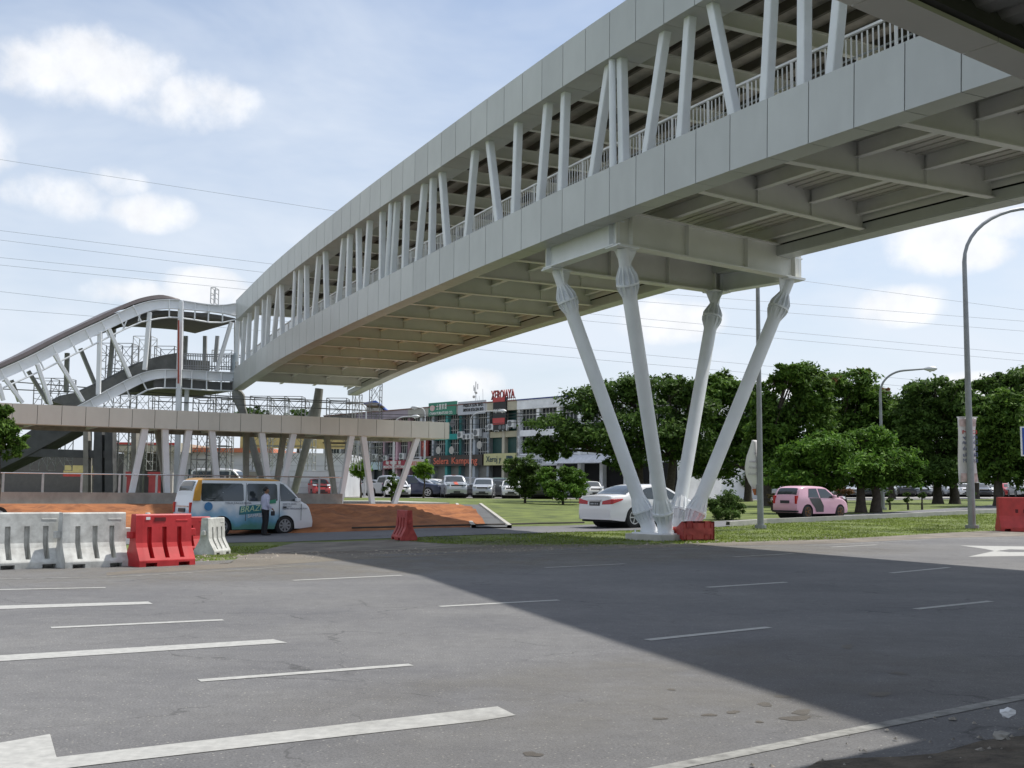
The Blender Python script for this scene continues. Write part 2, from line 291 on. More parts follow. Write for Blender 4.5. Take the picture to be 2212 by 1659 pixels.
# ================================================================ THE SETTING
def resample(P, n):
    P = np.array(P, float); d = np.r_[0, np.cumsum(np.hypot(*np.diff(P[:, :2], axis=0).T))]; x = np.linspace(0, d[-1], n)
    return np.c_[np.interp(x, d, P[:, 0]), np.interp(x, d, P[:, 1])]
def sheet(name, near, far, n, m, mt, dz=.015, kind='structure', wob=0., zf=None, label=None, cat=None):
    A = resample(near, n); B = resample(far, n); G = []
    for i in range(n):
        row = []
        for j in range(m+1):
            f = j/m; p = A[i]*(1-f)+B[i]*f
            if wob and j in (0, m): p = p+rng.normal(0, wob, 2)
            row.append((p[0], p[1], (zf(i/(n-1), f, p) if zf else zt(*p)+dz)))
        G.append(row)
    o = MB().grid(G).build(name, mt); tag(o, label, cat, kind=kind)
    for p in o.data.polygons: p.use_smooth = True
    return o
def base_ground():
    a = np.r_[[-900, -500, -250, -120, -70, -45], np.arange(-30, 90, 1.5), [95, 105, 120, 140, 170, 220, 320, 500, 900, 1800]]
    b = np.r_[[-900, -300, -100, -40, -20], np.arange(-12, 80, 1.5), [84, 92, 104, 120, 145, 190, 280, 500, 900, 1800]]
    G = [[tuple(st(s, t)-np.array([0, 0, .03])) for t in b] for s in a]
    o = MB().grid(G).build('ground', grassm); tag(o, kind='structure')
    for p in o.data.polygons: p.use_smooth = True
base_ground()
sl_near = [g2(*p)[:2] for p in [(-250, 1184), (0, 1179), (300, 1174), (700, 1166), (850, 1161), (1150, 1151), (1350, 1145), (1540, 1138), (1650, 1130), (1900, 1119), (2130, 1108), (2330, 1098)]]
sl_far = [g2(*p)[:2] for p in [(-250, 1155), (0, 1153), (500, 1151), (700, 1149), (850, 1144), (1060, 1137), (1250, 1133), (1540, 1125), (1830, 1111), (2100, 1094), (2330, 1081)]]
RA, RB = -40., 130.
N_ = 180
sheet('main_road', [st(s, -8)[:2] for s in np.linspace(RA, RB, N_)], [st(s, 21.2+.35*math.sin(s*.7)+.25*math.sin(s*1.9))[:2] for s in np.linspace(RA, RB, N_)], N_, 20, road_m, 0.)
sheet('slip_road', sl_near, sl_far, 120, 6, slip_m, -.016)
sheet('parking_lot', [(-70, 80), (-25, 84), (2, 89.5), (30, 96), (85, 132), (170, 190)], [(-70, 118), (-25, 124), (3, 112), (20, 128), (110, 215), (200, 270)], 40, 8, park_m, -.012)
# shoulder and worn dirt between the two roads
sheet('dirt_shoulder', [g2(*p)[:2] for p in [(230, 1243), (470, 1229), (700, 1213), (950, 1199), (1200, 1190), (1500, 1180), (1800, 1174), (2040, 1162), (2230, 1158)]],
      [g2(*p)[:2] for p in [(230, 1237), (500, 1216), (560, 1190), (640, 1172), (850, 1165), (960, 1176), (1250, 1182), (1500, 1174), (1800, 1165), (2040, 1151), (2230, 1143)]], 90, 5, dirt, .003)
# near-side dirt under the walkway, bottom right
def dz_near(a, f, p):
    s = p@RD; t = p@ND
    return .012+.09*sm((3.7-t)/1.2)*(1+.5*math.sin(s*5.1+t*3)+.4*math.sin(s*11.3)*math.cos(t*9.))
sheet('dirt_verge', [st(s, -4)[:2] for s in np.linspace(-6, 30, 150)], [st(s, 3.74+.14*math.sin(s*1.7)+.08*math.sin(s*5.3)-.5*sm((4.9-s)/.8))[:2] for s in np.linspace(-6, 30, 150)], 150, 60, mat('dark_dirt', (.095, .078, .058), .95, 0, .45, 5, 1., 30), zf=dz_near)
def rubble():
    mb = MB()
    for i in range(300):
        s = random.uniform(3.5, 9.5); t = random.uniform(1.6, 3.72) if i < 260 else random.uniform(3.6, 4.25); r = random.uniform(.005, .02) if i % 12 else random.uniform(.02, .035)
        p = st(s, t, .02+.06*sm((3.7-t)/1.2)); k = 5
        V = [(p[0]+math.cos(2*math.pi*j/k)*r*random.uniform(.7, 1.2), p[1]+math.sin(2*math.pi*j/k)*r*random.uniform(.7, 1.2), p[2]-.01) for j in range(k)]+[(p[0]+random.uniform(-.3, .3)*r, p[1]+random.uniform(-.3, .3)*r, p[2]+r*random.uniform(.15, .3))]
        mb.add(V, [[j, (j+1) % k, k] for j in range(k)])
    tag(mb.build('gravel', mat('stone', (.25, .23, .2), .9, 0, .5, 20, .3)), 'loose stones and crumbs on the roadside dirt', 'gravel', kind='stuff')
rubble()
def verge_stones():
    mb = MB()
    for i in range(900):
        s = random.uniform(5, 30); t = random.uniform(20.4, 22.3) if i % 2 else random.uniform(21, 27.5)
        if t > 22.5 and not (8 < s < 17.5): continue
        r = random.uniform(.012, .05) if i % 14 else random.uniform(.05, .10); p = st(s, t); k = 5
        V = [(p[0]+math.cos(2*math.pi*j/k)*r*random.uniform(.7, 1.2), p[1]+math.sin(2*math.pi*j/k)*r*random.uniform(.7, 1.2), p[2]-.01) for j in range(k)]+[(p[0]+random.uniform(-.3, .3)*r, p[1]+random.uniform(-.3, .3)*r, p[2]+r*random.uniform(.4, .7))]
        mb.add(V, [[j, (j+1) % k, k] for j in range(k)])
    tag(mb.build('verge_gravel', mat('pale_stone', (.26, .23, .19), .9, 0, .5, 20, .3)), 'scattered stones and clods on the worn dirt between the two roads', 'gravel', kind='stuff')
verge_stones()
for (px, py, r, lab) in [(2178, 1571, .05, 'crumpled white plastic scrap on the dark dirt'), (2163, 1624, .05, 'grey lump of broken concrete beside the dirt edge')]:
    p = g2(px, py); bm = bmesh.new(); bmesh.ops.create_icosphere(bm, subdivisions=2, radius=r)
    for v in bm.verts: v.co *= random.uniform(.6, 1.25); v.co.z *= .55
    me = bpy.data.meshes.new('scrap'); bm.to_mesh(me); bm.free(); me.materials.append(white_c if 'white' in lab else conc)
    o = bpy.data.objects.new('scrap' if 'white' in lab else 'broken_concrete', me); o.location = (p[0], p[1], p[2]+.09); C.objects.link(o); tag(o, lab, 'litter' if 'white' in lab else 'rubble')
# painted markings (each one its own marking)
def strip(p, q, w, name='lane_line', dz=.004, n=10, mt=None):
    p = np.array(p[:2]); q = np.array(q[:2]); d = (q-p)/np.hypot(*(q-p)); nn = np.array([-d[1], d[0]])*w/2
    G = [[(*(p+(q-p)*i/n+nn*k), zt(*(p+(q-p)*i/n))+dz) for k in (-1, 1)] for i in range(n+1)]
    return tag(MB().grid(G).build(name, mt or paint), kind='structure')
for a, b, w in [((110, 1356.5), (482, 1339.5), .13), ((-40, 1275), (228, 1269.5), .13), ((430, 1471), (888, 1436.5), .11), ((950, 1310.5), (1207, 1296.5), .11), ((633, 1254), (868, 1243), .13),
                ((1177, 1226.5), (1350, 1218), .11), ((1398, 1383), (1661, 1355.5), .11), ((1528, 1269), (1698, 1258), .12), ((1978, 1316), (2140, 1299), .11), ((1585, 1203), (1715, 1196), .12), ((1925, 1238), (2050, 1226), .12),
                ((1795, 1182), (1895, 1177), .12)]:
    strip(g2(*a), g2(*b), w)
def polymark(pts, name='road_marking', dz=.004):
    P = [g2(*p) for p in pts]; bm = bmesh.new(); vs = [bm.verts.new((p[0], p[1], zt(p[0], p[1])+dz)) for p in P]; f = bm.faces.new(vs)
    if f.normal.z < 0 or True: bm.normal_update(); 
    if f.normal.z < 0: f.normal_flip()
    bmesh.ops.triangulate(bm, faces=bm.faces); me = bpy.data.meshes.new(name); bm.to_mesh(me); bm.free(); me.materials.append(paint)
    o = bpy.data.objects.new(name, me); C.objects.link(o); return tag(o, kind='structure')
polymark([(-60, 1616), (108, 1587), (122, 1637), (1075, 1527), (1114, 1546), (1040, 1558), (560, 1612), (180, 1656), (60, 1672), (-60, 1690)])
polymark([(-60, 1420), (590, 1381.5), (621, 1389), (-60, 1433)]); polymark([(-60, 1310.5), (320, 1300), (330, 1305), (-60, 1318.5)])
polymark([(2074, 1178.5), (2150, 1180), (2230, 1181), (2230, 1188), (2180, 1187), (2150, 1191), (2128, 1186)], 'road_arrow'); polymark([(2091, 1203), (2148, 1190.5), (2180, 1193), (2230, 1193), (2230, 1201)], 'road_arrow')
strip(st(-5, 4.3), st(12, 4.3), .11, 'edge_line', n=20, mt=worn)
for a, b in [((1130, 1198.5), (1500, 1185)), ((1500, 1185), (1800, 1177)), ((1800, 1177), (2000, 1166)), ((2000, 1166), (2230, 1160)), ((-40, 1252), (235, 1247)), ((235, 1247), (520, 1231)), ((520, 1231), (640, 1223))]: strip(g2(*a), g2(*b), .10, 'edge_line', mt=worn)
def dust(name, s0, s1, t0, t1, mt, soft=.35):
    G = []; fd = []; n, m_ = 60, 24
    for i in range(n+1):
        row = []
        for j in range(m_+1):
            s = s0+(s1-s0)*i/n; t = t0+(t1-t0)*j/m_; p = st(s, t); row.append((p[0], p[1], p[2]+.0055)); a, b = i/n, j/m_; fd.append(sm(min(a, 1-a)/soft)*sm(min(b, (1-b)*3)/soft))
        G.append(row)
    o = MB().grid(G).build(name, mt); at_ = o.data.attributes.new('fade', 'FLOAT', 'POINT'); at_.data.foreach_set('value', fd); tag(o, kind='structure')
dust('road_dust', 0, 30, 15.2, 21.4, dusty('sandy_dust', (.25, .23, .19), .55)); dust('road_dust', 1.5, 12, 3.6, 7.6, dusty('grey_dust', (.23, .22, .20), .45), .45)
dust('road_dust', 8, 22, 20.6, 28.5, dusty('gravel_dust', (.20, .175, .145), .9))
# damp patches on the asphalt
stain = mat('damp_patch', (.075, .062, .048), .55, 0, .3, 3)
def blob(px, py, w, h, seed):
    r_ = random.Random(seed); c = g2(px, py); V = [(c[0], c[1], .0032)]; n = 22; ex = g2(px+w, py)-c; ey = g2(px, py-h)-c
    ph = [r_.uniform(0, 6.28) for _ in range(4)]
    for i in range(n):
        a = 2*math.pi*i/n; k = 1+.22*math.sin(2*a+ph[0])+.15*math.sin(3*a+ph[1])+.10*math.sin(5*a+ph[2]); p = c+ex*math.cos(a)*k+ey*math.sin(a)*k; V.append((p[0], p[1], .0032))
    tag(MB().add(V, [[0, 1+i, 1+(i+1) % n] for i in range(n)]).build('damp_patch', stain), kind='structure')
for i, a in enumerate([(1732, 1539, 22, 5), (1720, 1552, 28, 6), (1583, 1539, 14, 3), (1532, 1545, 14, 3), (1425, 1553, 14, 2.4), (1652, 1522, 16, 4), (1830, 1397, 14, 4), (1690, 1505, 15, 3), (1900, 1500, 20, 6), (1150, 1630, 20, 5), (1640, 1560, 9, 2), (1450, 1490, 8, 2), (1940, 1455, 16, 3)]): blob(*a, i)
# kerb along the slip road, right part
def kerb():
    P = resample(sl_near, 200); P = [p for p in P if p@RD > 32.5]; G = []
    for i, p in enumerate(P):
        d = P[min(i+1, len(P)-1)]-P[max(i-1, 0)]; d /= np.hypot(*d); n = np.array([-d[1], d[0]]); z = zt(*p)
        G.append([(*(p-n*.16), z-.04), (*(p-n*.16), z+.17), (*(p-n*.0), z+.17), (*(p+n*.02), z+.02)])
    tag(MB().grid(G).build('kerb', concl), kind='structure')
kerb()
# ---------------------------------------------------------------- arcade walkway on the far side of the slip road
AO = np.array([-22.5, 52.8]); AD = np.array([.85, .527]); AD = AD/np.hypot(*AD); AN = np.array([-AD[1], AD[0]])      # AN points away from the road
def ap(k, e, z): p = AO+AD*k+AN*e; return (p[0], p[1], z)
AEND = onpl(449.3, 430, AO, AD)[0]; PW = 1.1
zTop, zBot = 5.22, 4.28
def earth_bank():
    near = [g2(*p)[:2] for p in [(-250, 1155), (0, 1153), (500, 1151), (700, 1149), (850, 1144), (1052, 1138)]]
    far = [ap(k, -.9, 0)[:2] for k in np.linspace(-9, AEND+.2, 6)]
    ph = rng.uniform(0, 6.28, 12)
    def zf(a, f, p):
        z0 = zt(*p); zt_ = -.30*(1-f)+.50*f if a < .7 else zt(*near[-1])*(1-f)+.5*f
        lump_k = .6; base = max(z0, (zt(*p)*(1-f) if f < .1 else 0)); prof = min(1, f/.42)**.8
        lump = (.10*math.sin(p[0]*1.9+ph[0])+.08*math.sin(p[0]*4.3+p[1]*2.1+ph[1])+.06*math.sin(p[1]*5.7+p[0]*7.9+ph[2])+.05*math.sin(p[0]*13+ph[3])*math.sin(p[1]*9+ph[4]))*math.sin(math.pi*min(1, f/.8+.02))
        zb0 = zt(*resample(near, 160)[min(159, int(a*159))])
        return zb0+(.55-zb0)*prof+max(lump, -.12)*lump_k-(.03 if f == 0 else 0)
    sheet('earth_bank', near, far, 160, 26, soil, zf=zf)
earth_bank()
def drain():
    a = g2(1062, 1140); b = np.array(ap(AEND+.6, -1.3, .45)); G = []; c = conc
    d = (b-a)[:2]; d /= np.hypot(*d); n = np.array([-d[1], d[0]])
    root = thing('storm_drain', 'open concrete drain running down beside the red earth bank', 'drain', a)
    mb = MB(); md = MB()
    for i in range(13):
        f = i/12; p = a[:2]*(1-f)+b[:2]*f; z = (a[2]+.06)*(1-f)+(b[2]+.10)*f
        G.append([(*(p+n*w-a[:2]), zz-a[2]) for w, zz in ((-.75, z-.3), (-.75, z+.05), (-.6, z+.05), (-.55, z-.04), (.55, z-.04), (.6, z+.05), (.75, z+.05), (.75, z-.3))])
    mb.grid(G); mb.build('channel', concl, root); md.grid([[tuple(np.array(r[3])+[0, 0, .012]), tuple(np.array(r[4])+[0, 0, .012])] for r in G]); md.build('channel_bed', concd, root)
drain()
def arcade():
    root = thing('covered_walkway', 'long low covered walkway with beige panel roof edge and slanting white columns', 'walkway', ap(0, 0, 0))
    o3 = np.array(ap(0, 0, 0)); inv = lambda p: tuple(np.array(p)-o3)
    k0 = -9
    mb = MB(); 
    def slab(mb, ka, kb, ea, eb, z0, z1, m=0): mb.hexa([inv(ap(ka, ea, z0)), inv(ap(kb, ea, z0)), inv(ap(kb, eb, z0)), inv(ap(ka, eb, z0)), inv(ap(ka, ea, z1)), inv(ap(kb, ea, z1)), inv(ap(kb, eb, z1)), inv(ap(ka, eb, z1))], m); return mb
    # plinth and low wall
    slab(MB(), k0, AEND+.4, -.95, 9, -.6, .52).build('plinth', conc, root)
    slab(MB(), k0, onpl(338, 495, AO, AD)[0], -.62, -.40, .52, 1.08).build('parapet_wall', conc, root)
    slab(MB(), k0, AEND+.4, .6, 9.1, .52, .60).build('floor', concl, root)
    # fascia panels
    ks = np.arange(onpl(37.1, 414, AO, AD)[0]-8*PW, AEND, PW); pan = MB(); sm_ = MB()
    js = [onpl(u, 420, AO, AD)[0] for u in (37.1, 61.6, 85.6, 109.1, 132.2, 154.8, 176.9, 198.6, 219.8, 240.7, 261.7, 281.5, 301.3, 320.5, 339.5, 358.1, 376.7, 394.3, 411.5, 429, 444.8, 449.3)]
    js = [js[0]-PW*i for i in range(9, 0, -1)]+js
    slab(sm_, k0, AEND-.02, .03, .25, zBot+.02, zTop-.02)
    for a, b in zip(js[:-1], js[1:]):
        slab(pan, a+.012, b-.012, 0, .035, zBot, zTop)
    slab(pan, AEND-.035, AEND, .0, 6.2, zBot, zTop); slab(pan, k0, AEND-.04, .04, .55, zBot-.02, zBot)
    pan.build('fascia', clad2, root); sm_.build('fascia_backing', seam, root)
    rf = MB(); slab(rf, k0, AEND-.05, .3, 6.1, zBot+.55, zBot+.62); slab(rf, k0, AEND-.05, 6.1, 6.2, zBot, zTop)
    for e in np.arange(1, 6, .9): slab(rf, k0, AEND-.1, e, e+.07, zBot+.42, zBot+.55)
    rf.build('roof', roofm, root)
    rb = MB()
    for k in np.arange(k0, AEND, 3.1): slab(rb, k, k+.14, .3, 6.1, zBot+.12, zBot+.42)
    rb.build('roof_beams', beamp, root)
    # slanting columns, front row (pixel columns of top and foot)
    cols = [(147, 131, 0), (165.5, 169, 0), (191, 178.5, 0), (212, 221, 0), (262, 273, 0), (296, 281, 0), (354, 341.5, 1), (364, 374.3, 1), (421, 396, 1)]
    def col(ka, kb, e, zb, mt):
        w, t = .26, .15
        P = [inv(ap(kb-w/2, e-t, zb)), inv(ap(kb+w/2, e-t, zb)), inv(ap(kb+w/2, e+t, zb)), inv(ap(kb-w/2, e+t, zb)), inv(ap(ka-w*.62, e-t, zBot+.3)), inv(ap(ka+w*.62, e-t, zBot+.3)), inv(ap(ka+w*.62, e+t, zBot+.3)), inv(ap(ka-w*.62, e+t, zBot+.3))]
        MB().hexa(P).build('column', mt, root, bevel=.02)
    for ut, ub, r_ in cols:
        col(onpl(ut, 433, AO, AD)[0], onpl(ub, 503 if r_ else 494, AO, AD)[0], .25, .5, steel)
    AOb = AO+AN*5.6
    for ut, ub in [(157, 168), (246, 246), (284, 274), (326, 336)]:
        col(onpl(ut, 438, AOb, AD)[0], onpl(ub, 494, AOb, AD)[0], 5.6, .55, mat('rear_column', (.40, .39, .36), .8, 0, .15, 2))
    # shed end slot: bright beam
    # handrail along the parapet
    rail = thing('handrail', 'thin metal post and rail fence on the parapet of the low walkway', 'railing', ap(0, 0, 0))
    kend = onpl(338, 480, AO, AD)[0]; posts = np.arange(-8, kend, 0)if 0 else None
    MB().tube([inv(ap(-8.5, -.5, 1.96)), inv(ap(kend, -.5, 1.96))], .03, 8).build('top_rail', mat('polished_rail', (.7, .7, .7), .25, .9, .05, 3), rail)
    pu = [3, 42.7, 81.5, 119.5, 156.5]; kp = [onpl(u, 485, AO-AN*.5, AD)[0] for u in pu]; dk = kp[1]-kp[0]; kp = [kp[0]-dk*i for i in range(1, 5)]+kp; k = kp[-1]+dk
    while k < kend: kp.append(k); k += dk
    for k in kp:
        o = MB().beam(inv(ap(k, -.5, .95)), inv(ap(k, -.5, 1.95)), .10, .05).build('post', galv, rail)
    return root
arcade()
# ---------------------------------------------------------------- the footbridge
ZK = np.array([-36, -33.5, -30, -26, -21, -18, -14, -10, -6, -2, 0, 5, 10, 15, 20, 25]); ZV = np.array([4.38, 4.56, 4.86, 5.16, 5.385, 5.47, 5.56, 5.61, 5.65, 5.66, 5.651, 5.554, 5.362, 5.08, 4.70, 4.22])*S+HC
def zb(k):
    # smooth (cubic hermite) soffit height
    i = int(np.clip(np.searchsorted(ZK, k)-1, 0, len(ZK)-2)); h = ZK[i+1]-ZK[i]; t = (k-ZK[i])/h
    m = lambda j: (ZV[min(j+1, len(ZV)-1)]-ZV[max(j-1, 0)])/(ZK[min(j+1, len(ZK)-1)]-ZK[max(j-1, 0)])
    return (2*t**3-3*t**2+1)*ZV[i]+(t**3-2*t**2+t)*h*m(i)+(-2*t**3+3*t**2)*ZV[i+1]+(t**3-t**2)*h*m(i+1)
BW = 7.87; BO = np.array([BX, BY])
def bp(k, e, dz):                       # k panels towards the camera, e metres across, dz above the soffit
    p = BO-BD*k*S+BE*e; return (p[0]-BO[0], p[1]-BO[1], zb(k)+dz)
def fk(u, e): return -onpl(u, 200, BO+BE*e, BD)[0]/S
FH = 1.277; UB, UT = 4.27, 5.53; K0, K1 = -33.2, 17.
bridge = thing('footbridge', 'big covered footbridge with curved grey beige panel edges crossing over the road', 'footbridge', (BX, BY, 0))
def bslab(mb, ka, kb, ea, eb, z0, z1, m=0, ka2=None, kb2=None):
    ka2 = ka if ka2 is None else ka2; kb2 = kb if kb2 is None else kb2
    return mb.hexa([bp(ka, ea, z0), bp(kb, ea, z0), bp(kb, eb, z0), bp(ka, eb, z0), bp(ka2, ea, z1), bp(kb2, ea, z1), bp(kb2, eb, z1), bp(ka2, eb, z1)], m)
def web_plates():
    for e in (.66, BW-.68):
        mb = MB()
        for k in np.arange(K0, K1-.01, 1.): bslab(mb, k, min(K1, k+1), e, e+.02, .34, .86)
        mb.build('edge_beam_web', beamp, bridge)
def slope(k): return (zb(k+.5)-zb(k-.5))/S
def cladding():
    for nm, e0, e1, z0, z1 in [('lower_cladding', 0, .04, 0, FH), ('lower_cladding', BW-.04, BW, 0, FH), ('upper_cladding', 0, .04, UB, UT), ('upper_cladding', BW-.04, BW, UB, UT)]:
        mb = MB(); bk = MB()
        for k in np.arange(-34, K1):
            a = k+.1 if k > -34 else K0; b = k+1.1; da, db = -slope(a)*(z1-z0)/S, -slope(b)*(z1-z0)/S; g = .011
            if b <= K0: continue
            a = max(a, K0); bslab(mb, a+g, b-g, e0, e1, z0, z1, 0, a+g+da*.9, b-g+db*.9)
        mb.build(nm, clad, bridge)
        for k in np.arange(K0, K1-.01, .8):
            s_ = 1 if e0 < 1 else -1
            bslab(bk, k, min(K1, k+.8), e0+.045*s_, e0+.10*s_, z0+.03, z1-.03)
        bk.build('cladding_backing', seam, bridge)
    # soffit strips under both edges, in panels
    for nm, ea, eb, z in [('soffit_panel', .0, .60, .0), ('soffit_panel', BW-.60, BW, .0), ('eaves_panel', .0, .95, UB), ('eaves_panel', BW-.95, BW, UB)]:
        mb = MB()
        for k in np.arange(-34, K1):
            a = max(k+.1, K0); b = k+1.1
            if b > K0: bslab(mb, a+.008, b-.008, ea+.041*(ea == 0), eb-.041*(eb == BW), z-.001, z+.03)
        mb.build(nm, clad, bridge)
    # inner return of the lower box on both sides
    mb = MB()
    for k in np.arange(K0, K1-.01, 1.):
        b = min(K1, k+1)
        bslab(mb, k, b, .60, .63, .03, .62)
    mb.build('box_return', clad, bridge); mb = MB()
    for k in np.arange(K0, K1-.01, 1.): bslab(mb, k, min(K1, k+1), BW-.63, BW-.60, .03, .30)
    mb.build('box_return', clad, bridge)
cladding(); web_plates()
def deck():
    mb = MB()
    for k in np.arange(K0, K1-.01, .5): bslab(mb, k, min(K1, k+.5), .12, BW-.12, .86, .93)
    mb.build('deck', deckm, bridge)
    ribs = MB()
    for e in np.arange(.8, BW-.7, .30):
        for k in np.arange(K0, K1-.01, 1.5): bslab(ribs, k, min(K1, k+1.5), e, e+.035, .835, .86)
    ribs.build('deck_ribs', mat('deck_ribs', (.46, .45, .40), .6), bridge)
    def ibeam(ka, e0, e1, w=.22, z0=.12, z1=.86, nm='floor_beam', skew=0.):
        mb = MB(); c = w/2/S
        K_ = lambda e: ka-skew*(e-e0)
        def sk_(h, za, zb_): mb.hexa([bp(K_(e0)-h, e0, za), bp(K_(e0)+h, e0, za), bp(K_(e1)+h, e1, za), bp(K_(e1)-h, e1, za), bp(K_(e0)-h, e0, zb_), bp(K_(e0)+h, e0, zb_), bp(K_(e1)+h, e1, zb_), bp(K_(e1)-h, e1, zb_)])
        sk_(c, z0, z0+.03); sk_(.012, z0+.03, z1)
        for e in (2.9, 5.0): bslab(mb, K_(e)-c*.8, K_(e)+c*.8, e-.012, e+.012, z0+.03, z1)
        mb.build(nm, beamp, bridge)
    kk = 5.92
    for k in [5.78+2.6*i for i in range(5)]+[3.32]+[-2.05-2.42*i for i in range(13)]:
        if k > K0+.3 and k < K1: ibeam(k, .64, BW-.64, skew=.143 if k == 3.32 else 0)
    mb = MB()
    for e in (.75, 2.9, 5.0, BW-.85):
        for k in np.arange(K0, K1-.01, 1.):
            b = min(K1, k+1); bslab(mb, k, b, e-.09, e+.09, .50, .52); bslab(mb, k, b, e-.012, e+.012, .52, .86)
        mb.build('stringer', beamp, bridge); mb = MB()
deck()
def roof():
    mb = MB()
    for k in np.arange(K0, K1-.01, .8): bslab(mb, k, min(K1, k+.8), .3, BW-.3, UB+.80, UB+.84)
    mb.build('roof_sheet', roofm, bridge)
    pm = MB(); dk = mat('purlin', (.10, .09, .075), .7, 0, .2, 2)
    for e in np.arange(1.0, BW-.6, .95):
        for k in np.arange(K0, K1-.01, 1.2): bslab(pm, k, min(K1, k+1.2), e, e+.09, UB+.55, UB+.80)
    pm.build('purlins', dk, bridge)
    for k in np.arange(5.92-16*2.53, K1, 2.53):
        if k < K0+.3: continue
        mb = MB(); c = .09/S; bslab(mb, k-c, k+c, .3, BW-.3, UB+.10, UB+.13); bslab(mb, k-.012, k+.012, .3, BW-.3, UB+.13, UB+.52); bslab(mb, k-c, k+c, .3, BW-.3, UB+.52, UB+.55)
        mb.build('roof_beam', beamp, bridge)
    mb = MB()
    for k in np.arange(K0, K1-.01, 1.): b = min(K1, k+1); bslab(mb, k, b, .95, .98, UB+.0, UB+.5)
    mb.build('eaves_return', clad, bridge); mb = MB()
    for k in np.arange(K0, K1-.01, 1.): bslab(mb, k, min(K1, k+1), BW-.98, BW-.95, UB, UB+.5)
    mb.build('eaves_return', clad, bridge)
    mb = MB()
    for k in np.arange(6., 22.9, 1.): mb.hexa([bp(k, -(k-6)*.23, UT-.25), bp(k+1, -(k-5)*.23, UT-.25), bp(k+1, .0 if k < K1 else BW, UT-.25), bp(k, .0 if k < K1 else BW, UT-.25), bp(k, -(k-6)*.23, UT-.1), bp(k+1, -(k-5)*.23, UT-.1), bp(k+1, .0 if k < K1 else BW, UT-.1), bp(k, .0 if k < K1 else BW, UT-.1)])
    mb.build('shadow_roof_flare', roofm, bridge)  # unseen roof flare, added and shaped to widen the bridge shadow on the road
roof()
PX = lambda a: a/4
br = [((3414, 31), (3331, 286)), ((3236, -70), (3222.6, 325)), ((3108, -60), (3065, 394)), ((2850, 22), (2957, 438)), ((2768.7, 69), (2724, 530)), ((2670, 129), (2579.7, 610)), ((2487, 237), (2498, 646)), ((2446, 255), (2362.7, 705)),
      ((2263, 380), (2248, 752)), ((2193, 416), (2157, 796)), ((2072, 496), (2060.6, 846)), ((1953, 574), (2003.6, 871)), ((1901.7, 602), (1868, 938.7)), ((1765, 690), (1797.5, 976.7)), ((1732.4, 721.7), (1729.7, 1012)), ((1699.8, 743), (1672.7, 1036)),
      ((1629, 792), (1623.9, 1063.5)), ((1591, 816.6), (1575, 1082.5)), ((1531.7, 857), (1534.4, 1107)), ((1482.8, 887), (1469, 1142)), ((1436.7, 919.7), (1447.6, 1155.7)), ((1404, 944), (1401.5, 1174.7)), ((1382.5, 957.7), (1360.8, 1199)),
      ((1306.5, 1014.7), (1320, 1226)), ((1284.8, 1025.5), (1265.8, 1256)), ((1233, 1063.5), (1241, 1269.6)), ((1211.6, 1079.8), (1208.9, 1283)), ((1135.6, 1139), (1146.5, 1323.9)), ((1127.5, 1150), (1108.5, 1340)), ((1089.5, 1177), (1084, 1356)), ((1069, 1196), (1070.5, 1373)),
      ((1043, 1215), (1035, 1400)), ((1013.5, 1248), (1011, 1421)), ((995, 1262), (989, 1428)), ((960, 1290), (967, 1440))]
def brace(kt, kb_, e, nm='brace', r=None):
    p = Vector(bp(kb_, e, FH-.35)); q = Vector(bp(kt, e, UB+.25))
    if r: return MB().tube([p, q], r, 12).build(nm, steel, bridge, auto=40)
    o = MB().beam(p, q, .235, .235, side=(BD[0], BD[1], 0)).build(nm, steel, bridge, bevel=.03); return o
kpos = []
for (tu, tv), (bu, bv) in br:
    kt = fk(tu/4, .35); kb_ = fk(bu/4, .35); kpos.append((kt, kb_)); brace(kt, kb_, .35)
for kt, kb_ in kpos[2:]: brace(kb_+.0, kt+.0, BW-.4)
for ku, kl in [(2452, 2457), (1568, 1555), (1191, 1186)]:
    brace(fk(ku/4, .2), fk(kl/4, .2), .17, 'downpipe', .095)
def railing(e, nm='railing'):
    mb = MB(); st_ = .15/S; i = 0
    for k in np.arange(K0+.2, K1-.1, st_):
        w = .055 if i % 10 == 0 else .026
        p = bp(k, e, 1.0); q = bp(k, e, 2.26 if i % 10 == 0 else 2.22); mb.beam(p, q, w, w); i += 1
    for k in np.arange(K0+.2, K1-.7, .6):
        mb.beam(bp(k, e, 2.28), bp(k+.6, e, 2.28), .07, .05); mb.beam(bp(k, e, 1.05), bp(k+.6, e, 1.05), .03, .03)
    mb.build(nm, mat('rail_white', (.82, .82, .82), .4, .0, .05, 2), bridge)
    hr = MB(); pts = [bp(k, e+.16*(1 if e < 3 else -1), 1.85) for k in np.arange(K0+.3, K1-.3, .5)]
    hr.tube(pts, .022, 6); hr.build('handrail_pipe', galv, bridge)
railing(.80); railing(BW-.8)
# closing plate and end posts at the far end
bslab(MB(), K0-.9, K0-.02, .02, .06, .15, FH+1.0).build('end_plate', mat('pale_blue_steel', (.42, .50, .56), .4, 0, .08, 2), bridge)
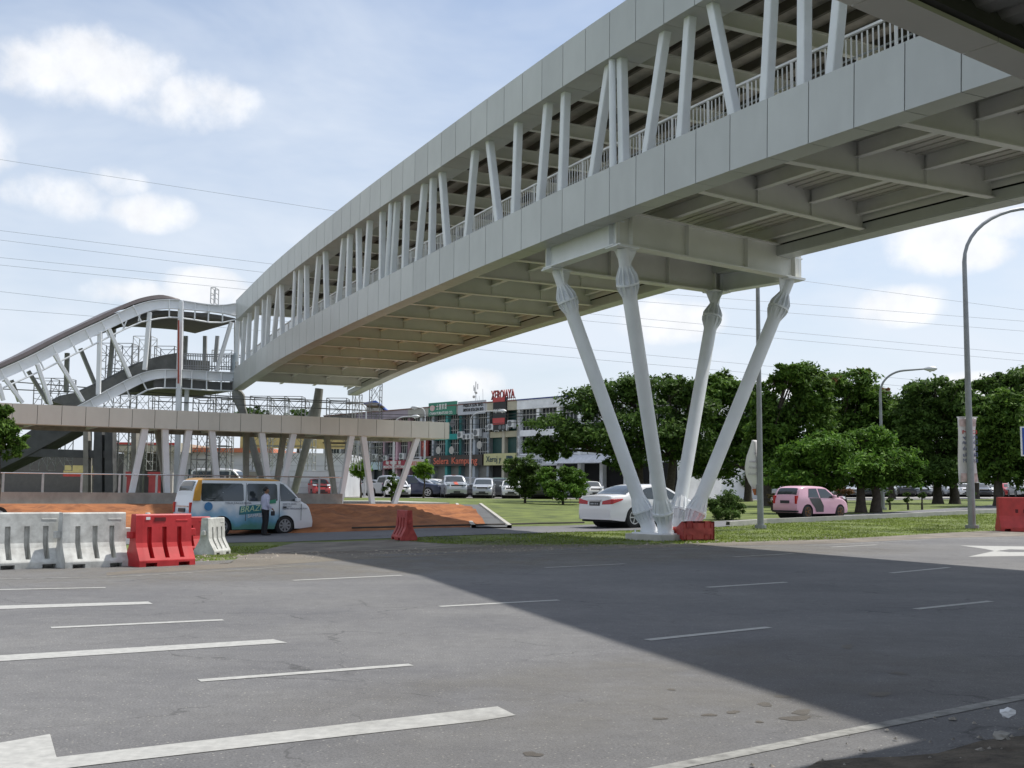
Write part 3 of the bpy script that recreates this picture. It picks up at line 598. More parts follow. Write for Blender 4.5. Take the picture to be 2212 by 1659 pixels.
# ---------------------------------------------------------------- pier: raking legs on a base
def pier():
    base = np.array([4.62, 33.5, 0.]); root = thing('bridge_pier', 'white bridge support of four slanting steel tubes spreading up from one base', 'bridge pier', base)
    L = lambda p: tuple(np.array(p, float)-base)
    r7 = 8.0
    cor = {'a': (1.06, 33.1), 'b': (2.85, 29.7), 'c': (8.94, 34.4), 'd': (6.93, 36.85)}
    zt0, zt1 = 8.02, 8.98
    def girder(p, q, z0, z1, w=.34, ext=.0, nm='crossbeam', st=()):
        p = np.array(p); q = np.array(q); d = (q-p)/np.hypot(*(q-p)); p = p-d*ext; q = q+d*ext; n = np.array([-d[1], d[0]]); mb = MB()
        def b(z0, z1, w): mb.hexa([L((*(p-n*w), z0)), L((*(q-n*w), z0)), L((*(q+n*w), z0)), L((*(p+n*w), z0)), L((*(p-n*w), z1)), L((*(q-n*w), z1)), L((*(q+n*w), z1)), L((*(p+n*w), z1))])
        b(z0, z0+.04, w/2); b(z1-.04, z1, w/2); b(z0+.04, z1-.04, .015)
        for f in st:
            c = p*(1-f)+q*f; mb.hexa([L((*(c-d*.012-n*w*.45), z0+.04)), L((*(c+d*.012-n*w*.45), z0+.04)), L((*(c+d*.012+n*w*.45), z0+.04)), L((*(c-d*.012+n*w*.45), z0+.04)), L((*(c-d*.012-n*w*.45), z1-.04)), L((*(c+d*.012-n*w*.45), z1-.04)), L((*(c+d*.012+n*w*.45), z1-.04)), L((*(c-d*.012+n*w*.45), z1-.04))])
        mb.build(nm, steel if nm == 'side_girder' else beamp, root)
    girder(cor['a'], cor['b'], zt0, 8.72, .36, .02, 'side_girder', (.05, .93)); girder(cor['d'], cor['c'], zt0, 8.72, .36, .02, 'side_girder', (.05, .95))
    girder(cor['b'], cor['c'], zt0-.005, zt1, .36, .1, 'crossbeam', (.06, .34, .66, .94)); girder(cor['a'], cor['d'], zt0-.005, zt1, .36, .1, 'crossbeam', (.05, .33, .66, .94))
    # base slab
    fx = {'a': (4.17, 33.55), 'b': (4.57, 33.12), 'c': (5.28, 33.62), 'd': (4.98, 34.05)}
    c0 = np.array([4.62, 33.5]); P = [c0+RD*a+ND*b for a, b in ((-.95, -.75), (.95, -.75), (.95, .75), (-.95, .75))]
    MB().hexa([L((*p, -.1)) for p in P]+[L((*p, .15)) for p in P]).build('base_slab', concl, root, bevel=.02)
    plate = MB(); P = [c0+RD*a+ND*b for a, b in ((-.8, -.62), (.8, -.62), (.8, .62), (-.8, .62))]; plate.hexa([L((*p, .15)) for p in P]+[L((*p, .19)) for p in P])
    for a in np.linspace(-.72, .72, 7):
        for b in (-.55, .55): p = c0+RD*a+ND*b; plate.tube([L((*p, .19)), L((*p, .27))], .025, 6)
    plate.build('base_plate', steel, root)
    for key in 'abcd':
        top = Vector((*cor[key], zt0)); inn = Vector((*(np.array(cor[key])*.93+c0*.07), 0)); foot = Vector((*fx[key], .19))
        tp = Vector((inn.x, inn.y, zt0-.0)); d = (tp-foot).normalized(); ln = (tp-foot).length
        fl = .68; nd = ln-1.0      # lower flange / upper node along the axis
        A = lambda s: foot+d*s
        leg = MB(); leg.tube([L(A(fl+.3)), L(A(ln*.5)), L(A(nd-.42))], [.205, .205, .205], 24); lg = leg.build('leg', steel, root, auto=40)
        stub = MB(); stub.tube([L(foot+Vector((0, 0, -.02))), L(A(fl-.02))], [.235, .20], 20); stub.build('stub', steel, root, auto=40)
        nk = MB(); nk.tube([L(A(nd+.16)), L(A(nd+.60)), L(A(ln))], [.165, .16, .16], 18); nk.build('neck', steel, root, auto=40)
        a = d.cross(Vector((0, 0, 1))).normalized(); b = d.cross(a)
        def fins(s0, s1, r0, r1, n, peak, nm):
            mb = MB()
            for i in range(n):
                t = 2*math.pi*i/n; rd = a*math.cos(t)+b*math.sin(t); tn = d.cross(rd)*.012
                pr = [(s0, .12), (s0, r0), (peak, r1), (s1, r1), (s1, .12)]
                poly = [A(s)+rd*r-tn for s, r in pr]; mb.prism([L(p) for p in poly], tn*2)
            return mb
        lo = MB(); lo.tube([L(A(fl-.03)), L(A(fl+.03))], .315, 24); lo.tube([L(A(fl+.03)), L(A(fl+.30)), L(A(fl+.42))], [.27, .225, .206], 24)
        lo.tube([L(A(fl-.22)), L(A(fl-.03))], [.21, .25], 24)
        m1 = fins(fl+.45, fl+.03, .205, .30, 12, fl+.12, 'x'); lo.V, lo.F, lo.M = lo.V+[], lo.F+[], lo.M+[]
        b0 = len(lo.V); lo.V += m1.V; lo.F += [[b0+i for i in f] for f in m1.F]; lo.M += m1.M
        m2 = fins(fl-.38, fl-.03, .21, .305, 12, fl-.12, 'x'); b0 = len(lo.V); lo.V += m2.V; lo.F += [[b0+i for i in f] for f in m2.F]; lo.M += m2.M
        lo.build('foot_collar', steel, root, auto=35)
        hi = MB(); hi.tube([L(A(nd-.44)), L(A(nd-.22)), L(A(nd-.04))], [.206, .235, .25], 24); hi.tube([L(A(nd-.04)), L(A(nd+.02))], .325, 24); hi.tube([L(A(nd+.02)), L(A(nd+.2))], [.23, .17], 24)
        for q in (fins(nd-.40, nd-.04, .205, .315, 12, nd-.12, 'x'), fins(nd+.50, nd+.02, .165, .315, 12, nd+.18, 'x')):
            b0 = len(hi.V); hi.V += q.V; hi.F += [[b0+i for i in f] for f in q.F]; hi.M += q.M
        hi.build('head_collar', steel, root, auto=35)
        gs = MB(); e1 = Vector((RD[0], RD[1], 0)); e2 = Vector((BD[0], BD[1], 0)); s1 = 1 if key in 'ab' else -1; s2 = -1 if key in 'ad' else 1
        for ex, w in ((e1*s1, .55), (e2*s2, .40)):
            tn = ex.cross(Vector((0, 0, 1)))*.012; q = [tp, tp+ex*w, tp+ex*w*.95-Vector((0, 0, .04)), A(ln-.52)+ex*.15, A(ln-.52)]; gs.prism([L(p-tn) for p in q], tn*2)
        gs.prism([L(tp+e1*x+e2*y-Vector((0, 0, .005))) for x, y in ((-.4, -.32), (.4, -.32), (.4, .32), (-.4, .32))], (0, 0, -.035)); gs.build('gusset', steel, root)
    return root
pier()
# ---------------------------------------------------------------- walkway roof above the camera's side of the road (top right corner)
def near_roof():
    root = thing('walkway_canopy', 'dark corrugated underside and beige edge of the walkway roof in the top right corner', 'canopy', st(5, 3.6, 0)); o3 = np.array(st(5, 3.6, 0))
    L = lambda s, t, z: tuple(np.array(st(s, t, z))-o3)
    zz = 4.1; to, ti = 14.8*(zz-HC)/10.85, 13.85*(zz-HC)/10.85; s0, s1 = 1.2, 30; j0 = 20.51*(zz-HC)/10.85; dj = 4.49*(zz-HC)/10.85
    q = lambda mb, a, b, c, d, z0, z1: mb.hexa([L(a, c, z0), L(b, c, z0), L(b, d, z0), L(a, d, z0), L(a, c, z1), L(b, c, z1), L(b, d, z1), L(a, d, z1)])
    e = MB(); s = j0-4*dj
    while s < s1: q(e, s+.006, s+dj-.006, ti, to, zz, zz+.03); q(e, s+.006, s+dj-.006, to-.03, to, zz+.03, zz+.75); s += dj
    e.build('edge_panels', clad2, root)
    b = MB(); q(b, s0, s1, ti-.05, to-.04, zz+.035, zz+.155); b.build('edge_backing', seam, root)
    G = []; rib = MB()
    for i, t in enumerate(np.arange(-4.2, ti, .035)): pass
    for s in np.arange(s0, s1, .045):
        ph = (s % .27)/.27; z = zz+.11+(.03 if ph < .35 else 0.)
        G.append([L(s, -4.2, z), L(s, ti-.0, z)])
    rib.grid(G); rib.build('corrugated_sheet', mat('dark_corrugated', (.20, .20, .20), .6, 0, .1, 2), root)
    c = MB()
    for t in (.8, -2.2): q(c, s0, s1, t-.06, t+.06, zz-.02, zz+.10)
    c.build('purlins', mat('canopy_purlin', (.12, .12, .11), .6), root)
near_roof()
# ================================================================ unclad stair tower at the far left end of the bridge
EO = BO-BD*(-33.4)*S; LD = -RD; LN = ND
def zp(x, y): return x/2.212/4, (1100+y/2.212)/4
def lpl(x, y, off=0.): u, v = zp(x, y); return onpl(u, v, EO+LN*off, LD)
def L3(tau, z, off=0.): p = LD*tau+LN*off; return Vector((p[0], p[1], z))
tower = thing('stair_tower', 'unfinished white steel stair and landing truss at the far left end of the footbridge', 'stair tower', (EO[0], EO[1], 0))
def curve(pts, off=0.): return [L3(*lpl(x, y, off), off) for x, y in pts]
def band(pts_top, pts_bot, off, mt, nm, flange=.12, n=60):
    def rs(P):
        P = [lpl(x, y, 0) for x, y in P]; P.sort(); xs = [p[0] for p in P]; return lambda t: float(np.interp(t, xs, [p[1] for p in P])), xs[0], xs[-1]
    fa, a0, a1 = rs(pts_top); fb, b0, b1 = rs(pts_bot); lo, hi = max(a0, b0), min(a1, b1); T = np.linspace(lo, hi, n); mb = MB()
    sm5 = lambda f: [np.mean([f(min(hi, max(lo, t+d))) for d in (-.5, -.25, 0, .25, .5)]) for t in T]
    A = sm5(fa); B = sm5(fb)
    for i in range(n-1):
        t0, t1 = T[i], T[i+1]
        def q(za, zb_, zc, zd, o0, o1): mb.hexa([L3(t0, zc, o0), L3(t1, zd, o0), L3(t1, zd, o1), L3(t0, zc, o1), L3(t0, za, o0), L3(t1, zb_, o0), L3(t1, zb_, o1), L3(t0, za, o1)])
        q(A[i], A[i+1], A[i]-.04, A[i+1]-.04, off-flange, off+flange); q(B[i]+.04, B[i+1]+.04, B[i], B[i+1], off-flange, off+flange); q(A[i]-.04, A[i+1]-.04, B[i]+.04, B[i+1]+.04, off-.02, off+.02)
    mb.build(nm, mt, tower); return T, A, B
up_t = [(2110, 235), (2095, 250), (1960, 268), (1850, 262), (1700, 240), (1600, 222), (1500, 213), (1400, 215), (1300, 232), (1180, 268), (1040, 335), (900, 405), (750, 470), (610, 540), (465, 610), (320, 690), (160, 765), (0, 835), (-300, 985)]
up_b = [(2110, 372), (1970, 338), (1850, 325), (1700, 312), (1600, 305), (1500, 296), (1400, 300), (1320, 316), (1180, 375), (1040, 440), (900, 510), (750, 580), (610, 650), (465, 715), (320, 795), (160, 865), (0, 935), (-300, 1080)]
lo_t = [(2110, 865), (2040, 860), (1850, 850), (1600, 836), (1450, 830), (1370, 835), (1290, 850), (1190, 890), (1090, 940), (940, 1020), (800, 1098), (700, 1150), (500, 1255)]
lo_b = [(2110, 942), (2040, 940), (1850, 935), (1700, 918), (1600, 910), (1450, 912), (1370, 920), (1260, 950), (1150, 1010), (1000, 1090), (860, 1160), (700, 1245), (500, 1350)]
lo_f = [(2110, 1028), (2040, 1025), (1850, 1020), (1600, 1003), (1460, 1000), (1380, 1002), (1300, 1018), (1150, 1100), (1040, 1165), (900, 1240)]
up_f = [(2095, 392), (1970, 420), (1850, 418), (1720, 396), (1600, 380), (1500, 374), (1400, 385), (1250, 415), (1100, 480), (940, 560), (760, 650), (560, 750), (380, 840), (160, 940), (0, 1010)]
UTT = band(up_t, up_b, 0, steel, 'top_chord'); LTT = band(lo_t, lo_b, 0, steel, 'bottom_chord')
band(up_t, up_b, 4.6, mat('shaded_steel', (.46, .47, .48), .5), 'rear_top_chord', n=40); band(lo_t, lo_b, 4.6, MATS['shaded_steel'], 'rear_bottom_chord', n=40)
for i, P in enumerate((up_f, lo_f)): MB().tube(curve(P, -.05), .055, 6).build('bent_tube_frame', steel, tower)
fr = MB()
def vb(x0, y0, x1, y1, off=-.06, w=.07): MB().beam(L3(*lpl(x0, y0, off), off), L3(*lpl(x1, y1, off), off), w, w).build('outrigger_frame', steel, tower)
for a in [(1500, 213, 1497, 376), (1610, 222, 1608, 385), (1730, 244, 1722, 396), (1850, 260, 1842, 412), (1972, 266, 1968, 418), (1180, 268, 1250, 412), (1040, 335, 1105, 478), (900, 405, 965, 550), (755, 470, 820, 615), (610, 540, 680, 690), (465, 610, 535, 762),
          (320, 690, 390, 835), (165, 765, 235, 905), (10, 835, 80, 985), (1465, 832, 1458, 1000), (1700, 845, 1695, 1008), (1830, 850, 1828, 1018), (1960, 856, 1956, 1024), (1230, 880, 1300, 1020), (1090, 940, 1155, 1095), (945, 1015, 1010, 1165), (800, 1100, 870, 1250), (1240, 340, 1225, 410), (1120, 400, 1090, 480)]: vb(*a)
for x0, y0, x1, y1 in [(1325, 330, 1280, 840), (960, 470, 1150, 905), (885, 500, 870, 1060), (480, 700, 735, 1120), (330, 790, 450, 1150), (45, 920, 200, 1130), (-10, 960, 30, 1110), (2045, 420, 1915, 850), (2110, 380, 2092, 770), (2125, 385, 2160, 700)]:
    MB().beam(L3(*lpl(x0, y0), 0), L3(*lpl(x1, y1), 0), .24, .2).build('brace', steel, tower, bevel=.02)
for x0, y0, x1, y1 in [(1010, 450, 965, 920), (710, 650, 840, 965), (595, 690, 585, 1040), (250, 850, 425, 1135), (100, 930, 170, 1120), (1320, 420, 1310, 745), (1645, 540, 1635, 760), (1815, 540, 1812, 760), (1925, 540, 1905, 770)]:
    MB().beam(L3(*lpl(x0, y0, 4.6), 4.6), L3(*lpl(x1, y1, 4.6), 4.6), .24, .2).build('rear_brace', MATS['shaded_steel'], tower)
# roof over the stair
def stair_roof():
    T, A, B = UTT; mb = MB(); lim = lpl(1620, 220)[0]
    for i in range(len(T)-1):
        if T[i] < lim: continue
        h = lambda t: .27*min(1, (t-lim+.3)/1.5)
        z0, z1 = A[i]+.05, A[i+1]+.05
        mb.hexa([L3(T[i], z0+.03, .25), L3(T[i+1], z1+.03, .25), L3(T[i+1], z1+.03, 4.8), L3(T[i], z0+.03, 4.8), L3(T[i], z0+h(T[i]), .3), L3(T[i+1], z1+h(T[i+1]), .3), L3(T[i+1], z1+h(T[i+1]), 4.8), L3(T[i], z0+h(T[i]), 4.8)])
    mb.build('stair_roof', rooftop, tower)
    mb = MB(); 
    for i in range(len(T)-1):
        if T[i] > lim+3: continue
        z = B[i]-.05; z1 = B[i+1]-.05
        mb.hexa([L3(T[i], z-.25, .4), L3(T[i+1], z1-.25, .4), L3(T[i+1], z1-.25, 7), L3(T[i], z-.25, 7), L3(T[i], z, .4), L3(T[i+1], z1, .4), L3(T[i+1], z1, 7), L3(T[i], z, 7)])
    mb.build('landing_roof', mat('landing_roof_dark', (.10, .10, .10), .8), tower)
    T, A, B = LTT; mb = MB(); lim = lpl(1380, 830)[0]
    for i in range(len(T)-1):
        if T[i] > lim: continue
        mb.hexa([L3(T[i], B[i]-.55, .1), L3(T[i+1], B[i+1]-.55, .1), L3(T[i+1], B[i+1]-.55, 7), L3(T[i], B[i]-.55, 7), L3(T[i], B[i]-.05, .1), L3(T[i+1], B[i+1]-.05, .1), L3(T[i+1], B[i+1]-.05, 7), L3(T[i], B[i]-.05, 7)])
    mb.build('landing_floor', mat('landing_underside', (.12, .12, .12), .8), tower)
    # concrete stair flight between the trusses
    sg = [(470, 1122), (600, 1052), (720, 1030), (900, 948), (1000, 905), (1260, 768), (1360, 735), (1460, 705), (1570, 688), (1610, 690), (1610, 840), (1450, 860), (1330, 900), (1200, 950), (1000, 1050), (820, 1140), (650, 1180)]
    MB().prism([L3(*lpl(x, y, 1.6), 1.6) for x, y in sg], tuple(LN[0:1])+(LN[1], 0) if False else (LN[0]*1.8, LN[1]*1.8, 0)).build('concrete_stair', mat('fresh_concrete', (.20, .20, .19), .9, 0, .25, 1.2), tower)
    MB().prism([L3(*lpl(x, y, 2.5), 2.5) for x, y in [(1610, 745), (1852, 760), (1852, 850), (1610, 850)]], (LN[0]*.2, LN[1]*.2, 0)).build('stair_wall', MATS['fresh_concrete'], tower)
    mb = MB()
    for x in range(1625, 2120, 21): a = lpl(x, 700+.03*(x-1600), .5); b = lpl(x, 842, .5); mb.beam(L3(*a, .5), L3(*b, .5), .04, .04)
    for y in (695, 712, 800, 820): mb.beam(L3(*lpl(1612, y, .5), .5), L3(*lpl(2125, y+16, .5), .5), .06, .06)
    mb.build('landing_railing', mat('grey_rail', (.28, .29, .3), .5, .2), tower)
    c = MB(); c.beam(L3(*lpl(1603, 232), 0), L3(lpl(1603, 832)[0], 0.5, 0), .30, .30); c.build('column', steel, tower, bevel=.03)
    MB().tube([L3(lpl(1580, 400, -.3)[0], lpl(1580, 400, -.3)[1], -.3), L3(lpl(1578, 960, -.3)[0], lpl(1578, 960, -.3)[1], -.3)], .05, 8).build('red_pipe', mat('red_oxide_pipe', (.33, .07, .05), .6), tower)
    MB().beam(L3(*lpl(1660, 855, .4), .4), L3(lpl(1660, 855, .4)[0], .5, .4), .22, .22).build('column', steel, tower)
    MB().beam(L3(lpl(1270, 1000, 4)[0], 5.5, 4), L3(lpl(1270, 1000, 4)[0], .5, 4), .4, .4).build('concrete_post', MATS['fresh_concrete'], tower)
stair_roof()
def end_pier():
    c = at(286, 480, 70.); root = thing('bridge_end_pier', 'dark raking legs carrying the far left end of the footbridge', 'bridge pier', (c[0], c[1], .3))
    for (u0, v0, u1, v1, y) in [(236, 388, 246, 423, 68), (319, 398, 300, 470, 71)]:
        a = at(u0, v0, y); b = at(u1, v1, y); d = (b-a)/(a[2]-b[2]); g = b+d*(b[2]-.4); o = np.array([c[0], c[1], .3]); d1 = a*.75+b*.25; d2 = a*.4+b*.6
        MB().tube([Vector(a-o)+Vector((0, 0, .6)), Vector(a*.9+b*.1-o), Vector(d1-o), Vector(d2-o), Vector(b-o), Vector(g-o)], [.26, .30, .40, .26, .23, .23], 14).build('leg', mat('grey_pier', (.26, .26, .25), .8, 0, .2, 1.5), root, auto=50)
end_pier()
# ---------------------------------------------------------------- scaffolding
scm = mat('scaffold_tube', (.20, .20, .205), .55, .4, .2, 3); scl = mat('scaffold_light', (.5, .5, .5), .5, .4, .1, 3); plank = mat('scaffold_plank', (.13, .09, .07), .8, 0, .2, 3)
def scaffold(label, u0, u1, v0, v1, Y, bays=1, lifts=None, depth=1.3, mt=None, planks=(), brace=True):
    mt = mt or scm; a = at(u0, v1, Y); b = at(u1, v1, Y); zt_ = at(u0, v0, Y)[2]; z0 = a[2]; root = thing('scaffold_tower', label, 'scaffold', a, 0, 'steel scaffold towers around the unfinished stair')
    L = (b-a)[0]; H = zt_-z0; n = lifts or max(1, round(H/1.7)); w = .05
    fr = MB(); bm_ = MB()
    for i in range(bays+1):
        x = L*i/bays
        for y in (0, depth): fr.beam((x, y, 0), (x, y, H), w, w)
        k = n*3
        for j in range(k+1): fr.beam((x, 0, H*j/k), (x, depth, H*j/k), w*.7, w*.7)
    fr.build('frames', mt, root)
    for i in range(bays):
        x, x2 = L*i/bays, L*(i+1)/bays
        for j in range(n):
            za, zb_ = H*j/n, H*(j+1)/n
            if brace:
                for y in (0, depth): bm_.beam((x, y, za+.2), (x2, y, zb_-.1), .028, .028); bm_.beam((x2, y, za+.2), (x, y, zb_-.1), .028, .028)
            bm_.beam((x, 0, zb_), (x2, 0, zb_), w*.8, w*.8); bm_.beam((x, depth, zb_*.99), (x2, depth, zb_*.99), w*.8, w*.8)
            if (j % 2) == 0: bm_.beam((x, 0, (za+zb_)/2), (x2, 0, (za+zb_)/2), .03, .03)
    bm_.build('braces', mt, root)
    for f in planks: MB().box(-.2, L+.2, 0, depth, H*f, H*f+.08).build('plank', plank, root)
    return root
scaffold('tall scaffold tower standing alone just right of the bridge end, highest at its right', 368, 378.3, 382, 470, 76, 1, planks=(.72,))
scaffold('pale scaffold tower directly left of the tallest one, behind the low walkway roof', 351, 358, 393, 470, 75, 1, mt=scl)
scaffold('dark scaffold tower between the two legs under the far bridge end and the pale one', 325, 345, 398, 470, 74, 1, planks=(.37,))
scaffold('scaffold bay close to the right raking leg of the far pier', 304, 312, 400, 470, 75.5, 1, mt=scl)
scaffold('wide scaffold seen through the gap under the far end of the bridge', 248, 300, 396, 470, 79, 3)
scaffold('cross braced scaffold behind the middle of the sloping stair truss', 94, 127, 343, 470, 74, 2)
scaffold('cross braced scaffold behind the landing column, nearest the bend of the truss', 150, 170, 346, 470, 75, 1)
scaffold('scaffold behind the lower left part of the sloping stair truss', 30, 64, 378, 470, 72, 2)
scaffold('scaffold bay behind the landing railing beside the first bridge posts', 208, 228, 350, 470, 78, 1, mt=scl)
scaffold('scaffold below the landing floor, right of its tall white column', 190, 205, 398, 490, 70, 1)
scaffold('scaffold tower under the low walkway roof in front of the white shed', 205.5, 211.5, 436, 494, 66, 1, lifts=3, brace=False)
scaffold('low scaffold frames standing on the landing roof by the bridge end', 210.5, 215, 287.5, 303, 69.5, 1, lifts=1, brace=False, mt=scl, depth=.8)
for i, (u0, v0, u1, v1, nm) in enumerate([(2, 381, 235, 399, 'upper'), (2, 389, 372, 404.5, 'second'), (150, 401, 380, 411, 'lowest'), (205, 395, 380, 403.5, 'third')]):
    A0, B0 = at(u0, v0, 66), at(u1, v1, 68); w = MB().tube([Vector((0, 0, 0)), Vector(B0-A0)], .035, 6).build('guard_rail', scm); w.location = tuple(A0); tag(w, 'long thin scaffold rail above the low walkway roof, the %s of four' % nm, 'rail', 'scaffold rails above the low walkway')
scaffold('scaffold behind the slanting legs of the far pier, between them', 268, 284, 398, 470, 77, 1, mt=scl)
scaffold('thin scaffold directly right of the landing column above the low walkway', 214, 226, 397, 470, 73, 1)
scaffold('scaffold behind the bend of the stair truss, reaching up to its top chord', 128, 146, 336, 470, 76.5, 1, mt=scl)
scaffold('scaffold inside the low walkway near the gas station', 92, 108, 440, 494, 66, 1, lifts=3)
# ================================================================ shops
SO = np.array([.8, 112.]); SDv = np.array([-.653, .757]); SN = np.array([-SDv[1], SDv[0]])     # along facade to the left; SN = outwards? (towards camera is -SN... fixed below)
if SN[1] > 0: SN = -SN                     # towards the camera
SN = -SN if SN[1] > 0 else SN
def fac(u): return onpl(u, 450, SO, SDv)[0]
def fp(t, n, z): p = SO+SDv*t+SN*n; return np.array([p[0], p[1], z])
Z0 = .62
def shop_unit(name, label, us, colw, colp, colpar, H=(3.85, 4.85, 6.65, 7.25, 9.35, 10.25), shopfront='dark', upper='grille', base_mats=None, left=True, depth=12, parapet=True):
    t = [fac(u) for u in us]; o3 = fp(t[-1], 0, Z0); root = thing(name, label, 'shop house', o3)
    I = lambda a, n, z: tuple(fp(a, n, z)-o3)
    def q(mb, a, b, n0, n1, z0, z1): mb.hexa([I(a, n0, z0), I(b, n0, z0), I(b, n1, z0), I(a, n1, z0), I(a, n0, z1), I(b, n0, z1), I(b, n1, z1), I(a, n1, z1)]); return mb
    z3, zs, zw1, zsp, zw2, zp_ = H
    lo, hi = min(t), max(t); ML = 200
    wall = MB(); q(wall, lo, hi, -depth, -.5, Z0-.3, zp_-.35); wall.build('wall', mat('w_'+name+str(round(lo)), colw, .85, 0, .12, .8), root)
    q(MB(), lo, hi, -.5, .30, zw2, zp_).build('parapet', mat('pp_'+name+str(round(lo)), colpar, .8, 0, .16, .7), root)
    q(MB(), lo-.01, hi+.01, -.6, .38, zp_, zp_+.12).build('roof_edge', mat('re_'+name+str(round(lo)), (.16, .07, .06) if 'white' not in label else (.03, .05, .20), .6), root)
    sp = MB(); q(sp, lo, hi, -.5, .05, zw1, zsp); q(sp, lo, hi, -.5, .02, zs-.1, zs+.05); sp.build('spandrel', mat('sp_'+name+str(round(lo)), colw, .8, 0, .15, .8), root)
    for a in t: q(MB(), a-.2, a+.2, -.5, .12, Z0, zw2).build('pillar', mat('pl_'+name+str(round(lo)), colp, .7, 0, .12, 1.), root)
    gm = mat('window_bars', (.42, .42, .40), .6, 0, .2, 2)
    for a, b in zip(sorted(t)[:-1], sorted(t)[1:]):
        for za, zb_ in ((zs+.05, zw1), (zsp, zw2)):
            if upper == 'shutter':
                q(MB(), a+.2, b-.2, -.42, -.35, za, zb_).build('window', mat('green_board', (.01, .055, .05), .5, 0, .2, 1.5), root); continue
            w = q(MB(), a+.2, b-.2, -.42, -.38, za, zb_).build('window', darkglass, root)
            br_ = MB(); n = 5
            for i in range(1, n): x = a+.2+(b-a-.4)*i/n; q(br_, x-.035, x+.035, -.36, -.30, za, zb_)
            for f in (.2, .75): z = za+(zb_-za)*f; q(br_, a+.2, b-.2, -.36, -.30, z-.035, z+.035)
            br_.build('window_bars', gm, w)
        sf = {'dark': darkglass, 'shutter': mat('roller_shutter', (.20, .20, .19), .6, .2, .15, 1.5), 'open': mat('dark_interior', (.012, .012, .012), .9)}[shopfront]
        q(MB(), a+.2, b-.2, -.45, -.40, Z0, z3).build('shopfront', sf, root)
    root['_x'] = 1; del root['_x']
    return root, I, q, o3
U1 = shop_unit('white_shop_block', 'white three storey shop block behind the trees with blue roof edge', [518.8, 538.5, 558.9, 580, 602, 626, 652, 680], (.78, .79, .80), (.82, .83, .84), (.76, .77, .78), shopfront='open')
U2 = shop_unit('cream_shop_house', 'cream shop house with dark green boards and a copy shop sign', [488.9, 504, 518.8], (.42, .39, .28), (.45, .42, .33), (.44, .41, .31), shopfront='open', upper='shutter')
U3 = shop_unit('grey_shop_house', 'grey blue pillared shop house with a grey sign on its parapet', [460.8, 474.7, 488.9], (.36, .38, .40), (.36, .40, .44), (.50, .50, .50), shopfront='shutter')
U4 = shop_unit('teal_shop_house', 'teal pillared shop house with a green sign on its parapet', [433.7, 447.2, 460.8], (.02, .27, .25), (.05, .26, .25), (.30, .30, .27), shopfront='shutter')
U5 = shop_unit('plain_shop_house', 'pale grey shop house between the pink and the teal one', [409.5, 421.5, 433.7], (.42, .42, .43), (.48, .49, .52), (.36, .35, .32))
U6 = shop_unit('pink_shop_house', 'pink pillared shop house above the red kopitiam sign', [384.8, 397.4, 409.5], (.45, .30, .34), (.50, .32, .38), (.33, .28, .33))
U7 = shop_unit('mauve_shop_house', 'mauve shop house left of the pink one, partly behind the low walkway', [358, 371, 384.8], (.36, .33, .36), (.42, .42, .44), (.24, .20, .26))
U8 = shop_unit('shaded_shop_house', 'grey shop house farthest to the left in the row', [325, 341, 358], (.30, .30, .31), (.4, .4, .42), (.12, .11, .11))
def sign(name, label, u0, u1, za, zb_, col, n=.36, thick=.2, words=()):
    a, b = fac(u0), fac(u1); o3 = fp(a, n, za); root = thing(name, label, 'sign', o3)
    c = [fp(a, n, za)-o3, fp(b, n, za)-o3, fp(b, n-thick, za)-o3, fp(a, n-thick, za)-o3]; MB().hexa([tuple(p) for p in c]+[tuple(p+np.array([0, 0, zb_-za])) for p in c]).build('board', mat('board_'+name, col, .55, 0, .08, 1), root)
    for (w, u, ue, z, h, m) in words:
        p = fp(fac(u), n+.03, z)-o3; text(w, p, (-SDv[0], -SDv[1], 0), (0, 0, 1), h/.72, m, parent=root, width=fac(u)-fac(ue), bold=.012)
    return root
orange_t = mat('orange_letter', (.62, .14, .08), .5); navy = mat('navy_letter', (.015, .05, .07), .5); redl = mat('red_letter', (.24, .02, .02), .5)
sign('dark_shop_sign', 'black signboard with orange Selera Kampung lettering', 433.5, 485, 3.8, 4.95, (.035, .025, .022), words=[('Selera', 436.6, 451.6, 4.02, .70, orange_t), ('Kampung', 454.7, 480.3, 4.02, .70, orange_t)])
sg = sign('cream_shop_sign', 'pale yellow signboard with dark Xeroj y lettering and striped emblem', 486.5, 518, 3.8, 5.0, (.50, .48, .24), words=[('Xeroj y', 489., 504, 4.15, .60, navy)])
em = MB(); o3 = np.array(sg.location)
for i in range(3): p = fp(fac(509.5)-.28*i, .40, 4.0)-o3; d = Vector((-SDv[0], -SDv[1], 0)); em.prism([Vector(p)+d*x+Vector((0, 0, z)) for x, z in ((-.25, .1), (-.1, .1), (.45, .55), (.3, .7), (.0, .75))], (0, -.03, 0))
em.build('emblem', navy, sg)
sign('red_shop_sign', 'dark red signboard with white kopitiam lettering', 386, 408, 3.55, 4.55, (.30, .02, .045), words=[('MANTAP KOPITIAM', 386.6, 407.4, 3.62, .34, txt_white), ('\u5496 \u5561 \u8336 \u5ba4', 389, 404, 4.08, .32, txt_white)])
sign('orange_shop_sign', 'white signboard with orange red lettering above the left shops', 412, 432, 3.8, 4.6, (.55, .5, .48), words=[('RESTORAN', 413, 430, 3.95, .42, orange_t)])
sign('blue_white_sign', 'pale blue and white signboard left of the kopitiam sign', 368, 384, 3.5, 4.4, (.42, .52, .58))
sign('green_parapet_sign', 'green signboard with white characters on the parapet of the teal shop house', 430.5, 458, 9.3, 10.75, (.03, .20, .13), words=[('\u25CF', 432, 437, 9.85, .6, mat('pale_red', (.55, .4, .38), .5)), ('\u58EB \u56FD \u5bb6 \u83dc', 438.5, 449, 10.0, .48, txt_white), ('CHAN FURNITURE CO.', 432, 455, 9.42, .3, txt_white)])
